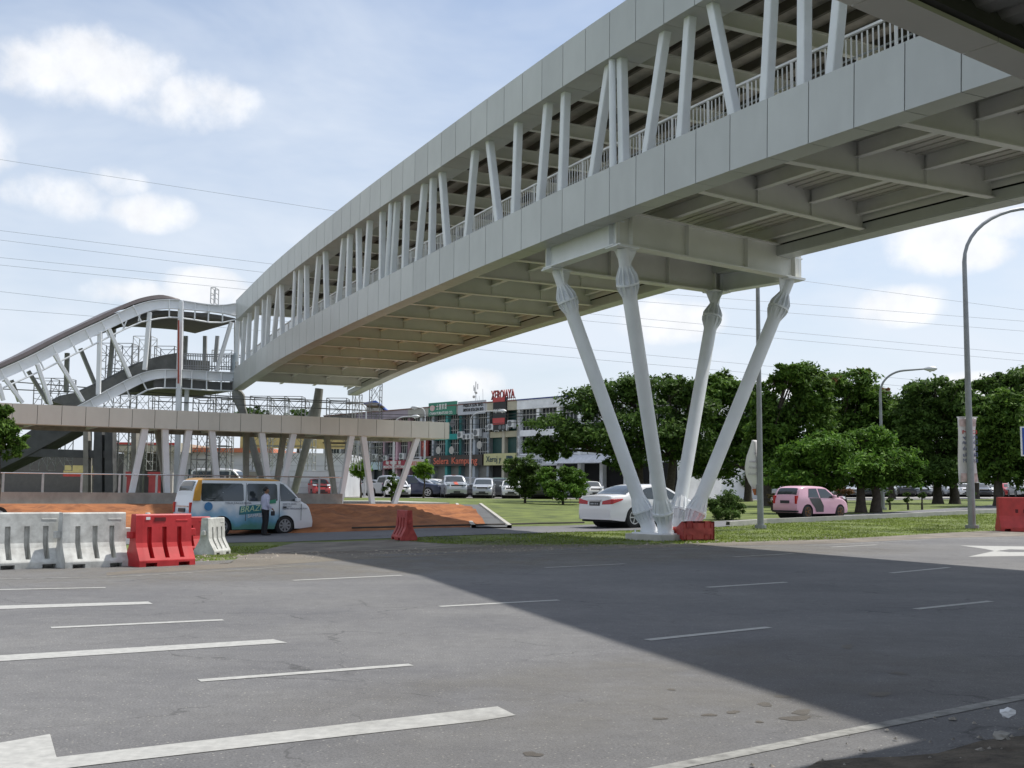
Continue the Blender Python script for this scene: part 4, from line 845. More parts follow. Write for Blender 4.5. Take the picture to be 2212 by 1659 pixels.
sign('grey_parapet_sign', 'pale grey signboard with two rows of small dark lettering on a parapet', 460, 487, 9.2, 10.6, (.44, .46, .50), words=[('PRISELA SDN. BHD.', 465.5, 485.8, 10.0, .36, txt_black), ('EMPAYAR SETIA SDN. BHD.', 465.5, 486, 9.52, .34, txt_black)])
sign('black_red_sign', 'tall black sign with two red panels on the cream shop house', 496, 509, 7.35, 10.7, (.012, .012, .014), n=.45, words=[('FUJI XEROX', 496.8, 507.6, 9.2, .34, txt_white)])
for za, zb_ in ((10.25, 10.7), (7.95, 8.65)): sign('red_sign_panel', 'red panel %s of the tall black sign' % ('at the top' if za > 10 else 'at the foot'), 496, 508, za, zb_, (.42, .05, .05), n=.50, thick=.04)
sign('white_shop_sign', 'white signboard with grey lettering at the start of the white shop block', 519.5, 560, 3.7, 4.7, (.55, .56, .57), words=[('AR', 521.5, 527, 3.95, .5, mat('grey_letter', (.12, .16, .18), .5)), ('TABUNG', 532, 545, 3.95, .42, mat('grey_letter', (.12, .16, .18), .5))])
sign('red_banner_sign', 'narrow red vertical sign with golden characters on the pale grey shop house', 423, 430.5, 4.9, 6.9, (.16, .015, .015), words=[('\u798f', 425, 429, 5.7, .7, orange_t)])
# rooftop letters
rl = thing('rooftop_letters', 'dark red standing XEROJAYA letters on thin posts on the shop roof', 'rooftop sign', fp(fac(489), -.2, 10.4))
text('XEROJAYA', fp(fac(489.2), -.2, 10.62)-np.array(rl.location), (-SDv[0], -SDv[1], 0), (0, 0, 1), 1.32, redl, 'letters', rl, ext=.05, width=fac(489.2)-fac(512.6), bold=.02)
MB().beam(fp(fac(489.2), -.3, 10.66)-np.array(rl.location), fp(fac(512.6), -.3, 10.66)-np.array(rl.location), .05, .05).build('base_rail', redl, rl)
mb = MB()
for u in np.arange(490, 513, 1.9):
    p = fp(fac(u), -.3, 10.3)-np.array(rl.location); mb.beam(p, p+np.array([0, 0, .45]), .05, .05)
mb.build('posts', galv, rl)
def simple_roof_house():
    for nm, lab, u0, u1, v0, v1, vr, Y, c in [('rooftop_hut', 'small pale rooftop hut with dark door left of the shop row', 366, 388, 404, 425, 403, 134, (.36, .37, .34))]:
        a = at(u0, v1, Y); b = at(u1+3, v1, Y); zt_ = at(u0, v0, Y)[2]; root = thing(nm, lab, 'hut', a); L = (b-a)[0]; H = zt_-a[2]
        MB().prism([(0, 0, 0), (L, 0, 0), (L, 0, H*.35), (L*.38, 0, H*1.05), (0, 0, H*.95)], (0, 5, 0)).build('wall', mat('hut_wall', c, .8), root)
        MB().prism([(-.3, -.3, H*.97), (L*.38, -.3, H*1.08), (L+.3, -.3, H*.37), (L+.3, -.3, H*.45), (L*.38, -.3, H*1.17), (-.3, -.3, H*1.06)], (0, 5.6, 0)).build('roof', mat('blue_roof', (.05, .11, .36), .5), root)
        MB().box(.75, 1.35, -.05, .02, .1, H*.7).build('door', txt_black, root)
    a = at(398, 413, 140); root = thing('blue_roof', 'bright blue pitched metal roof behind the shop row', 'roof', a)
    MB().prism([(0, 0, 0), (7.2, 0, 0), (5.2, 0, .85), (3.2, 0, .35)], (0, 6, 0)).build('sheet', mat('bright_blue_roof', (.03, .22, .62), .4), root)
    MB().box(0.2, 7, .1, 5.8, -4, .02).build('wall', MATS['hut_wall'], root)
simple_roof_house()
# rooftop mast and aerials
def mast():
    p = fp(fac(460.5), -2, 10.2); root = thing('telecom_mast', 'slim rooftop phone mast with panel antennas and dish', 'mast', p); root.scale = (.42,)*3; mb = MB(); mb.tube([(0, 0, 0), (0, 0, 6.6)], .07, 6); mb.tube([(.9, 0, 0), (.35, 0, 2.2), (.1, 0, 3.)], .04, 5); mb.build('pole', galv, root)
    for x, z in ((-.5, 4.9), (0, 5.8), (.5, 5.3), (-.25, 4.4)): MB().box(x-.09, x+.09, -.1, .1, z-.7, z+.7).build('antenna', mat('antenna_grey', (.2, .21, .22), .6), root)
    MB().tube([(-.45, -.3, 2.6), (-.45, -.05, 2.6)], [.38, .30], 14).build('dish', concl, root); MB().tube([(.1, -.3, 3.6), (.1, -.05, 3.6)], [.34, .28], 14).build('dish', concl, root)
    for u, h in ((468, 2.6), (464.5, 1.6)): q = fp(fac(u), -2, 10.2); o = MB().tube([(0, 0, 0), (-.12, 0, h*1.6)], .045, 5).build('aerial', galv); o.location = q; o.scale = (.45,)*3; tag(o, 'thin %s aerial rod beside the phone mast on the roof' % ('tall' if h > 2 else 'short'), 'aerial')
mast()
# air conditioners and dishes on the facades
def acunit():
    root = thing('air_conditioner', 'x', 'air conditioner', (0, 0, 0), 0, 'outdoor air conditioner units on the shop fronts')
    MB().box(-.42, .42, -.32, 0, 0, .62).build('casing', mat('ac_white', (.55, .56, .56), .5, 0, .1, 2), root, bevel=.02)
    MB().tube([(-.1, -.33, .31), (-.1, -.335, .31)], .25, 16).build('fan_grille', mat('ac_fan', (.13, .14, .15), .6), root); MB().box(-.4, -.3, -.3, 0, -.12, 0).box(.3, .4, -.3, 0, -.12, 0).build('bracket', galv, root)
    return root
acp = acunit(); fr_ang = math.atan2(-SDv[1], -SDv[0]); first = True
for i, (u, z, s_, lab) in enumerate([(463.2, 6.75, 1.1, 'large white air conditioner at the left end of the row on the grey shop house'), (467.6, 6.6, .85, 'small air conditioner second from the left on the grey shop house ledge'), (471.3, 6.6, .8, 'narrow air conditioner third from the left on the grey shop house ledge'),
        (474.7, 6.62, .85, 'air conditioner beside the right pillar, fourth on the grey shop house ledge'), (479.8, 6.85, 1.25, 'biggest raised air conditioner at the right end of the grey shop house ledge'),
        (489.8, 7.4, .8, 'air conditioner at the left edge of the cream shop house'), (493.6, 7.45, 1., 'air conditioner second from left under the black sign on the cream shop house'), (499., 7.3, .85, 'low air conditioner in the middle of the cream shop house row'), (503.6, 7.35, .95, 'fourth air conditioner in the cream shop house row'), (507.3, 7.35, .95, 'fifth air conditioner in the cream shop house row'), (514.0, 7.6, 1.15, 'highest air conditioner at the right end of the cream shop house row'),
        (378, 4.6, 1.2, 'air conditioner above the pale blue sign on the mauve shop house'), (405, 4.65, 1.1, 'air conditioner on the pink shop house near its right pillar'), (388, 4.55, .9, 'small air conditioner at the left pillar of the pink shop house')]):
    o = acp if i == 0 else copy_tree(acp); o.location = fp(fac(u), .14, z); o.rotation_euler = (0, 0, fr_ang); o.scale = (s_,)*3; o['label'] = lab
for i, (u, z, lab) in enumerate([(443.8, 5.5, 'round satellite dish low on the left teal bay'), (457, 5.45, 'round pale satellite dish low on the right teal bay'), (457.6, 8.3, 'dark satellite dish high beside the teal pillar'), (484.8, 5.9, 'satellite dish on the pillar between the grey and cream shop houses')]):
    root = thing('satellite_dish', lab, 'satellite dish', fp(fac(u), .2, z), fr_ang, 'satellite dishes on the shop fronts'); MB().tube([(0, -.55, 0), (0, -.5, 0), (0, -.38, 0)], [.42, .36, .1], 18).build('dish', concl if i != 2 else mat('dark_dish', (.1, .1, .11), .5), root); MB().beam((0, 0, -.2), (0, -.42, 0), .05, .05).build('arm', galv, root)
# awning of the white block
aw = thing('white_awning', 'long white curved awning along the white shop block', 'awning', fp(fac(562), .3, 0))
G = [[tuple(fp(t, .3+1.9*math.sin(a), 4.7-1.1*(1-math.cos(a)))-np.array(aw.location)) for a in np.linspace(0, 1.35, 8)] for t in np.linspace(fac(562), fac(640), 12)]
MB().grid(G).build('canopy', mat('awning_white', (.62, .63, .66), .6), aw)
# ---------------------------------------------------------------- white shed, petrol station and far buildings behind the walkway
def shed():
    Y = 92; a = at(183, 492, Y); b = at(345, 492, Y); root = thing('white_shed', 'long white metal shed with orange roof edge and dark door opening behind the walkway', 'shed', (a[0], a[1], .5)); L = b[0]-a[0]; H = at(183, 452, Y)[2]-.5
    MB().box(0, L, 0, 10, 0, H).build('wall', mat('shed_white', (.58, .60, .62), .6, 0, .08, .8), root)
    ln = MB()
    for z in np.arange(.4, H-.6, .45): ln.box(0, L, -.03, -.005, z, z+.03)
    ln.build('cladding_lines', mat('shed_line', (.42, .44, .46), .6), root)
    MB().box(-.4, L*.55, -.6, 10, H, H+.35).build('roof', mat('orange_roof', (.5, .16, .08), .6), root); MB().box(L*.35, L+.3, -.4, 0, H+.36, H+1.5).build('gable', mat('yellow_gable', (.55, .42, .18), .7), root)
    MB().box(L*.03, L*.155, -.05, 0.02, 0, H*.62).build('door', mat('shed_door', (.03, .065, .08), .5), root)
    MB().box(L*.36, L*.52, -3, -.1, 0, 2.1).build('container', mat('grey_box', (.22, .21, .18), .8), root)
shed()
def station():
    Y = 88; a = at(100, 492, Y); root = thing('petrol_station', 'petrol station with pale canopy and thin red stripe behind the walkway', 'petrol station', (a[0], a[1], .5)); k = Y/1115.
    MB().box(0, 78*k, 0, 9, 3.6, 4.3).build('canopy', mat('canopy_beige', (.42, .38, .30), .7), root); MB().box(0, 78*k, -.05, -.01, 4.1, 4.3).build('canopy_stripe', mat('canopy_red', (.5, .05, .04), .6), root)
    for x in (18, 62): MB().box(x*k, x*k+.45, 1, 1.5, 0, 3.6).build('column', concl, root)
    MB().box(-150*k, 80*k, 6, 14, 0, 3.6).build('shop', mat('station_shop', (.10, .095, .085), .7), root); MB().box(-52*k, -12*k, 2.9, 2.97, 1.9, 2.5).build('shop_sign', mat('yellow_white', (.6, .5, .2), .6), root); MB().box(-52*k, -12*k, 2.85, 2.89, 1.6, 1.85).build('shop_stripe', mat('canopy_red', (.5, .05, .04), .6), root)
    for x in (26, 48): MB().box(x*k, x*k+.8, 0, .5, 0, 1.6).box(x*k-.1, x*k+.9, -.02, .5, 1.6, 2.).build('fuel_pump', mat('pump_red', (.35, .05, .05), .6), root)
station()
def under_stair():
    a = at(0, 490, 60); root = thing('concrete_stair_flight', 'dark grey concrete stair flight coming down to the left behind the low walkway', 'stair', (a[0], a[1], 0)); o3 = np.array([a[0], a[1], 0])
    z2 = lambda x, y: tuple(at(x/2.212/4, (1600+y/2.212)/4, 62.5)-o3)
    MB().prism([z2(-60, 640), z2(-60, 480), z2(300, 250), z2(640, 235), z2(640, 275), z2(230, 500)], (0, 2.2, 0)).build('flight', concd, root)
    MB().prism([tuple(np.array(z2(*q_))+[0, .06, 0]) for q_ in ((230, 500), (1000, 515), (1000, 450), (330, 430))], (0, .4, 0)).build('beam', concd, root)
    for x in (870, 965): MB().prism([tuple(np.array(z2(*q_))-[0, .07, 0]) for q_ in ((x-35, 262), (x+35, 262), (x+35, 830), (x-35, 830))], (0, .64, 0)).build('column', concd, root)
    for x in (1185, 760): MB().prism([tuple(np.array(z2(*q_))-[0, .05, 0]) for q_ in ((x-22, 262), (x+22, 262), (x+22, 830), (x-22, 830))], (0, .6, 0)).build('column', conc, root)
under_stair()
# ================================================================ water filled barriers
def barrier(name, mt, Lg=1.08, Hh=.93, slots=3, style=0, lug=True):
    root = empty(name); hl = Lg/2
    def hw(z): return float(np.interp(z, [0, .10, .115, .34, .42, Hh-.02, Hh], [.29, .29, .285, .16, .128, .098, .085]))
    xs = set([-hl, hl]); sl = []
    if style == 0:
        for c in np.linspace(-hl+.25, hl-.25, slots): sl.append((c-.042, c+.042)); 
    for a, b in sl: xs |= {a-.001, a, b, b+.001}
    pk = [(-hl+.12, -hl+.33), (hl-.33, hl-.12)]
    for a, b in pk: xs |= {a-.001, a, b, b+.001}
    for x in np.linspace(-hl, hl, 9): xs.add(float(x))
    xs = sorted(xs); zs = sorted(set([0, .068, .07, .10, .115, .15, .152, .20, .27, .34, .42, .55, .698, .70, .74, Hh-.02, Hh]))
    def y(x, z):
        w = hw(z)
        if any(a <= x <= b for a, b in pk) and z <= .0685: return .10
        if any(a <= x <= b for a, b in sl) and .151 < z < .699: return .045
        return w-.012*max(0, abs(x)-hl+.03)/.03
    mb = MB()
    for s in (1, -1): mb.grid([[(x, s*y(x, z), z) for z in zs] for x in xs])
    mb.grid([[(x, yy, Hh) for yy in (-y(x, Hh), 0, y(x, Hh))] for x in xs])
    for s in (1, -1): mb.grid([[(s*hl, k*y(s*hl, z), z) for z in zs] for k in (-1, -.3, .3, 1)])
    mb.add([(-hl+.02, -.24, .03), (hl-.02, -.24, .03), (hl-.02, .24, .03), (-hl+.02, .24, .03)], [[0, 1, 2, 3]])
    b = mb.build('shell', mt, root); bm = bmesh.new(); bm.from_mesh(b.data); bmesh.ops.remove_doubles(bm, verts=bm.verts, dist=.0002); bmesh.ops.recalc_face_normals(bm, faces=bm.faces); bm.to_mesh(b.data); bm.free()
    if lug: 
        MB().box(hl, hl+.11, -.07, .07, .52, .66).build('coupling_lug', mt, root, bevel=.015); MB().box(-hl-.10, -hl, -.05, .05, .50, .62).build('coupling_lug', mt, root, bevel=.015)
    MB().box(hl-.32, hl-.08, -hw(.82)-.006, hw(.82)+.006, .79, .83).build('grip', mt, root, bevel=.008)
    if style == 1:
        for x in (-.28, 0, .28): MB().box(x-.05, x+.05, -hw(.55)-.004, hw(.55)+.004, .5, .6).build('hole', mat('dark_red_hole', (.10, .008, .01), .7), root)
    return root
RH = math.atan2(RD[1], RD[0])
bw = barrier('plastic_barrier', whitep); brd = barrier('plastic_barrier', redp)
def setb(o, pos, rz, label, s=(1, 1, 1), rx=0, g='water filled plastic road barriers'):
    o.location = tuple(map(float, pos)); o.rotation_euler = (rx, 0, rz); o.scale = s; tag(o, label, 'barrier', g)
def bpos(xc, yb, dy=.27): p = g2(xc, yb); return p+np.array([*(ND*dy), 0])
setb(bw, bpos(58, 1229), RH+.08, 'white plastic barrier cut by the left edge, with a dark scuff at its top', (1.10, 1, 1.03))
o = copy_tree(bw); setb(o, bpos(206, 1226), RH+.12, 'white plastic barrier with a broken lower corner standing left of the front red one', (1.06, 1, 1.03))
setb(brd, bpos(357, 1223), RH+.16, 'bright red plastic barrier in the front row with a small white sticker', (1.02, 1, 1.0))
o = copy_tree(brd); setb(o, g2(408, 1191), RH+.05, 'bright red plastic barrier half hidden behind the front red one', (1, 1, 1.0))
o = copy_tree(bw); setb(o, g2(458, 1198), RH+.78, 'white plastic barrier standing at an angle at the right end of the row', (.95, 1, 1.0))
brl = MB().box(-.02, .03, -.02, .0, 0, .3)
old = barrier('plastic_barrier', redp_old); setb(old, g2(873, 1166), RH+1.35, 'dull red plastic barrier standing alone near the gravel, seen from its end', (.95, .95, 1.02))
o = copy_tree(old); p = g2(1504, 1167); setb(o, p+np.array([.1, .1, .26]), RH-.25, 'red plastic barrier lying on its side against the white pier base', (.98, 1, .9), rx=math.radians(-90))
o8 = barrier('plastic_barrier', mat('right_red', (.42, .035, .03), .5, 0, .2, 3), Lg=1.8, style=1, lug=False); setb(o8, bpos(2215, 1150)+np.array([0.35, .3, .02]), RH-.75, 'red plastic barrier with square holes at the right edge of the photo', (1.0, 1.25, 1.32))
# sticker, markings and post
fb = MB(); fb.box(-.36, -.28, -.112, -.108, .83, .88).build('sticker', white_c, brd); MB().box(-.20, .02, -.113, -.1085, .80, .87).build('stencil', mat('dark_stencil', (.12, .01, .012), .7), brd)
p = g2(316, 1196); po = MB().tube([(0, 0, 0), (0, 0, 1.02), (0, 0, 1.06)], [.075, .075, .05], 10).build('post', whitep, auto=40); po.location = tuple(p); tag(po, 'short white post standing up behind the front red barrier', 'post')
# ================================================================ vehicles
CARS = {
 'sedan': dict(L=4.85, W=1.82, H=1.47, r=.33, wx=(-1.38, 1.42), prof=[(-2.38, .32), (-2.43, .50), (-2.41, .80), (-2.36, 1.02), (-2.25, 1.07), (-1.75, 1.10), (-1.30, 1.28), (-.85, 1.42), (-.3, 1.47), (.15, 1.45), (.45, 1.37), (.85, 1.18), (1.15, 1.03), (1.6, .95), (2.1, .84), (2.36, .68), (2.43, .5), (2.40, .30)],
   belt=.93, side=[[(-1.42, 1.00), (-1.12, 1.20), (-.72, 1.34), (-.32, 1.375), (-.30, .95)], [(-.24, .95), (-.22, 1.38), (.22, 1.35), (.95, 1.00), (.98, .94)]], rear=(-1.72, -.92), front=(.46, 1.10)),
 'hatch': dict(L=3.6, W=1.56, H=1.43, r=.29, wx=(-1.13, 1.15), prof=[(-1.74, .30), (-1.78, .45), (-1.77, .80), (-1.70, .97), (-1.55, 1.28), (-1.42, 1.38), (-1.1, 1.43), (-.2, 1.43), (.25, 1.38), (.55, 1.2), (.88, .98), (1.35, .90), (1.68, .74), (1.78, .50), (1.76, .28)],
   belt=.88, side=[[(-1.10, .93), (-.98, 1.32), (-.45, 1.33), (-.35, .91)], [(-.28, .91), (-.36, 1.33), (.18, 1.31), (.72, .95), (.74, .90)]], rear=(-1.67, -1.50), front=(.30, .84)),
 'mpv': dict(L=4.2, W=1.68, H=1.62, r=.31, wx=(-1.25, 1.35), prof=[(-2.0, .30), (-2.06, .5), (-2.05, .95), (-1.93, 1.35), (-1.8, 1.55), (-1.4, 1.62), (0, 1.60), (.4, 1.5), (1.2, 1.05), (1.7, .92), (2.0, .75), (2.08, .5), (2.05, .28)],
   belt=.98, side=[[(-1.75, 1.05), (-1.65, 1.42), (-.95, 1.48), (-.9, 1.02)], [(-.82, 1.02), (-.85, 1.48), (0, 1.48), (.02, 1.0)], [(.08, 1.0), (.08, 1.48), (.4, 1.42), (.95, 1.04)]], rear=(-1.96, -1.80), front=(.46, 1.15)),
 'suv': dict(L=4.65, W=1.86, H=1.78, r=.38, wx=(-1.35, 1.4), prof=[(-2.25, .42), (-2.32, .6), (-2.30, 1.05), (-2.15, 1.45), (-1.98, 1.70), (-1.5, 1.78), (-.1, 1.77), (.25, 1.68), (.95, 1.2), (1.7, 1.08), (2.15, .95), (2.3, .7), (2.28, .42)],
   belt=1.1, side=[[(-2.0, 1.18), (-1.85, 1.56), (-1.1, 1.62), (-1.05, 1.14)], [(-.98, 1.14), (-1.0, 1.62), (-.25, 1.62), (-.2, 1.12)], [(-.12, 1.12), (-.12, 1.62), (.2, 1.58), (.78, 1.18), (.8, 1.12)]], rear=(-2.22, -2.02), front=(.28, .92)),
 'pickup': dict(L=5.2, W=1.84, H=1.80, r=.39, wx=(-1.55, 1.55), prof=[(-2.55, .48), (-2.6, .7), (-2.59, 1.10), (-2.55, 1.16), (-1.25, 1.16), (-1.12, 1.2), (-.95, 1.68), (-.7, 1.78), (0, 1.80), (.35, 1.72), (1.0, 1.24), (1.9, 1.10), (2.4, 1.0), (2.58, .72), (2.56, .45)],
   belt=1.12, side=[[(-.98, 1.2), (-.85, 1.62), (-.2, 1.66), (-.15, 1.16)], [(-.08, 1.16), (-.1, 1.66), (.3, 1.61), (.85, 1.2), (.86, 1.15)]], rear=(-1.11, -.94), front=(.38, .98)),
 'van': dict(L=4.7, W=1.70, H=2.02, r=.32, wx=(-1.25, 1.18), prof=[(-2.22, .34), (-2.30, .5), (-2.31, .95), (-2.22, 1.55), (-2.10, 1.88), (-1.95, 1.99), (-1.2, 2.02), (.7, 2.01), (1.05, 1.95), (1.35, 1.76), (1.85, 1.22), (2.12, 1.08), (2.26, .80), (2.34, .50), (2.30, .30)],
   belt=1.15, side=[[(-1.98, 1.24), (-1.98, 1.78), (-1.90, 1.83), (-.50, 1.83), (-.44, 1.78), (-.44, 1.24), (-.50, 1.20), (-1.90, 1.20)], [(-.30, 1.24), (-.30, 1.78), (-.24, 1.83), (.80, 1.83), (.86, 1.78), (.86, 1.24), (.80, 1.20), (-.24, 1.20)], [(.98, 1.20), (.98, 1.84), (1.12, 1.81), (1.35, 1.60), (1.72, 1.26), (1.70, 1.20)]], rear=(-2.22, -2.09), front=(1.28, 1.84)),
}
def rsprof(P, n):
    P = np.array(P); d = np.r_[0, np.cumsum(np.hypot(*np.diff(P, axis=0).T))]; out = []
    def cr(t):
        i = int(np.clip(np.searchsorted(d, t)-1, 0, len(P)-2)); h = d[i+1]-d[i]; f = (t-d[i])/h
        m = lambda j: (P[min(j+1, len(P)-1)]-P[max(j-1, 0)])/(d[min(j+1, len(P)-1)]-d[max(j-1, 0)])
        return (2*f**3-3*f**2+1)*P[i]+(f**3-2*f**2+f)*h*m(i)+(-2*f**3+3*f**2)*P[i+1]+(f**3-f**2)*h*m(i+1)
    return np.array([cr(t) for t in np.linspace(0, d[-1], n)])
def wheel_proto(r, w, spokes, rimm, name='wheel'):
    o = MB().tube([(0, -w/2, 0), (0, -w/2+.02, 0), (0, w/2-.02, 0), (0, w/2, 0)], [r-.03, r, r, r-.03], 24).build(name, black, auto=50)
    k = MB(); k.tube([(0, w/2+.0, 0), (0, w/2+.004, 0)], r*.70, 20); k.build('rim_well', mat('rim_dark', (.02, .02, .022), .6), o)
    k = MB(); y = w/2+.006
    for i in range(spokes):
        a = 2*math.pi*i/spokes; c, s_ = math.cos(a), math.sin(a); k.beam((c*.03, y+.008, s_*.03), (c*r*.68, y+.004, s_*r*.68), r*(.20 if spokes > 5 else .13), .014, side=(-s_, 0, c))
    k.tube([(0, y, 0), (0, y+.02, 0)], r*.13, 12)
    n = 24
    for i in range(n):
        a, b = 2*math.pi*i/n, 2*math.pi*(i+1)/n; k.add([(math.cos(t)*q, y+.006, math.sin(t)*q) for t, q in ((a, r*.62), (b, r*.62), (b, r*.72), (a, r*.72))], [[0, 1, 2, 3]])
    k.build('rim', rimm, o); return o
def make_car(kind, pm, name=None, detail=1, rimm=None, spokes=5, plate_c=None):
    S_ = CARS[kind]; L, Wd, H, r = S_['L'], S_['W'], S_['H'], S_['r']; belt = S_['belt']; root = empty(name or 'parked_'+{'mpv': 'hatchback', 'hatch': 'small_car'}.get(kind, kind))
    pr = rsprof(S_['prof'], 56); hb = Wd/2
    def hw(x, z):
        w = hb*(1-.13*abs(2*x/L)**4.5); w *= 1-.17*clamp((z-belt)/(H-belt))**1.1 if z > belt else 1
        return w-.035*clamp((.45-z)/.2)**2-.018*clamp(1-abs(z-belt*.62)/.12)*0
    def zl(x):
        z = .20+.06*(kind in ('suv', 'pickup'))+.05*clamp((abs(x)-L/2+.5)/.5)
        for c in S_['wx']:
            R = r+.055
            if abs(x-c) < R: z = max(z, r+math.sqrt(R*R-(x-c)**2)*.98)
        return z
    # denser stations around the arches
    X = sorted(set(list(np.round(pr[:, 0], 4))), key=float)
    G = []; st_x = []
    dd = []
    for p in pr: dd.append((p[0], p[1]))
    ex = []
    for i in range(len(dd)-1):
        (x0, z0), (x1, z1) = dd[i], dd[i+1]; ex.append(dd[i])
        if any(abs((x0+x1)/2-c) < r+.15 for c in S_['wx']):
            for f in (.33, .66): ex.append((x0+(x1-x0)*f, z0+(z1-z0)*f))
    ex.append(dd[-1])
    def section(x, z, off=0.):
        lo = min(zl(x), z-.03); rc = min(.085, max(.02, (z-lo)*.35)); zs = z-rc; side = []
        for j in range(9): zz = lo+(zs-lo)*j/8; side.append((hw(x, zz)+off, zz))
        w = hw(x, zs); top = [(w*math.cos(a)**.55+off*math.cos(a), zs+(rc+.012)*math.sin(a)**.8+off) for a in np.linspace(0, math.pi/2, 7)[1:-1]]+[(0, z+.012+off)]
        half = side+top; return [(x, -y, zz) for y, zz in half]+[(x, y, zz) for y, zz in half[-2::-1]]
    G = [section(x, z) for x, z in ex]
    body = MB().grid(G); body.F.append(list(range(len(G[0])))[::-1]); body.M.append(0); n0 = (len(G)-1)*len(G[0]); body.F.append([n0+i for i in range(len(G[0]))]); body.M.append(0)
    b = body.build('body', pm, root, auto=38)
    # dark underbody and wheel wells
    ub = MB(); ub.box(-L/2+.12, L/2-.12, -hb+.16, hb-.16, .17, belt-.30)
    for c in S_['wx']: ub.tube([(c, -hb+.05, r), (c, hb-.05, r)], r+.045, 18)
    ub.build('underbody', mat('underbody', (.012, .012, .013), .9), root)
    def zt_at(x):     # upper profile height at x (cabin / hood)
        q = pr[(pr[:, 1] > .6)]; q = q[np.argsort(q[:, 0])]; return float(np.interp(x, q[:, 0], q[:, 1]))
    for poly in S_['side']:
        for s in (1, -1):
            P = [(x, s*(hw(x, z)+.007), z) for x, z in poly]; cx_, cz_ = np.mean([q[0] for q in poly]), np.mean([q[1] for q in poly]); mb = MB(); G_ = []
            pl_ = []
            for i in range(len(poly)):
                a_, b_ = poly[i], poly[(i+1) % len(poly)]; pl_ += [(a_[0]+(b_[0]-a_[0])*f_, a_[1]+(b_[1]-a_[1])*f_) for f_ in (0, .25, .5, .75)]
            for rr_ in (.02, .25, .5, .75, 1.0): row = [(cx_+(x-cx_)*rr_, cz_+(z-cz_)*rr_) for x, z in pl_+pl_[:1]]; G_.append([(x, s*(hw(x, z)+.008), z) for x, z in row])
            w = mb.grid(G_).build('side_window', glass, root)
    for nm, (a, c) in (('rear_window', S_['rear']), ('windscreen', S_['front'])):
        g = []
        q = pr[(pr[:, 0] >= a-.2) & (pr[:, 0] <= c+.2) & (pr[:, 1] > .7)]
        for x in np.linspace(a, c, 7):
            z = zt_at(x); sec = section(x, z, .009); m = len(sec)//2
            g.append([sec[m+k] for k in (-5, -4, -3, -2, -1, 0, 1, 2, 3, 4, 5)])
        # narrow the pane a little so that pillars remain
        g = [[(x, y*.93, z) for x, y, z in row] for row in g]
        MB().grid(g).build(nm, glass, root)
    wp = wheel_proto(r, .20, spokes, rimm or chrome)
    for i, (cx, s) in enumerate([(c, s) for c in S_['wx'] for s in (1, -1)]):
        w = wp if i == 0 else copy_tree(wp); w.parent = root; w.location = (cx, s*(hb-.125), r); w.rotation_euler = (0, 0, 0 if s > 0 else math.pi)
    # lamps, plates, grille, mirrors
    f = L/2; zf = S_['prof'][-4][1] if kind != 'van' else .86; zr = {'sedan': .86, 'hatch': .84, 'mpv': 1.0, 'suv': 1.1, 'pickup': .95, 'van': 1.0}[kind]
    for s in (1, -1):
        x = f-.13; hl = MB(); w0, w1 = .46*Wd-.02, .27*Wd
        hl.hexa([(f-.02, s*w1, zf-.07), (f-.16, s*w0, zf-.05), (f-.36, s*(w0+.03), zf+.0), (f-.3, s*w1, zf-.02), (f-.06, s*w1, zf+.04), (f-.2, s*w0, zf+.07), (f-.42, s*(w0+.0), zf+.10), (f-.34, s*w1, zf+.07)]).build('headlamp', lampm, root, bevel=.012)
        tl = MB(); xr = -f
        if kind == 'sedan': tl.hexa([(xr-.01, s*.36, zr-.10), (xr-.01, s*.81, zr-.08), (xr+.2, s*.81, zr-.08), (xr+.2, s*.36, zr-.1), (xr+.02, s*.36, zr+.02), (xr+.02, s*.81, zr+.09), (xr+.2, s*.81, zr+.09), (xr+.2, s*.36, zr+.02)]).hexa([(xr+.0, s*.76, zr-.08), (xr+.06, s*.845, zr-.07), (xr+.46, s*.905, zr+.05), (xr+.4, s*.80, zr+.05), (xr+.02, s*.76, zr+.09), (xr+.08, s*.84, zr+.09), (xr+.52, s*.90, zr+.11), (xr+.4, s*.80, zr+.11)])
        else: tl.box(xr+.0, xr+.13, s*hb*.80-.06, s*hb*.80+.06, zr-.20, zr+.16)
        tl.build('tail_lamp', tailm, root, bevel=.012)
        MB().box(.55*0+S_['front'][1]-.32, S_['front'][1]-.14, s*(hb+.02), s*(hb+.17), belt+.03, belt+.16).build('wing_mirror', pm, root, bevel=.03)
    MB().box(f-.035, f+.012, -.26, .26, .40, .52).build('number_plate', platem, root); MB().box(-f-.014, -f+.05, -.25, .25, zr-.18 if kind != 'sedan' else .72, (zr-.18 if kind != 'sedan' else .72)+.13).build('number_plate', platem, root)
    MB().box(f-.055, f+.006, -.42*Wd*.62, .42*Wd*.62, zf-.17, zf-.05).build('grille', mat('grille_black', (.015, .015, .018), .4), root, bevel=.01)
    MB().box(f-.06, f+.002, -.3*Wd, .3*Wd, .28, .38).build('bumper_intake', MATS['grille_black'], root)
    if kind == 'pickup': MB().box(-2.5, -1.15, -.78, .78, 1.10, 1.168).build('load_bed', mat('bed_black', (.02, .02, .022), .8), root)
    return root
def put(o, p, rz, label, cat='car', group=None, s=1.): o.location = tuple(map(float, p)); o.rotation_euler = (0, 0, rz); o.scale = (s, s, s); tag(o, label, cat, group); return o
white_car = paintm('white', (.80, .80, .82), 0, .25)
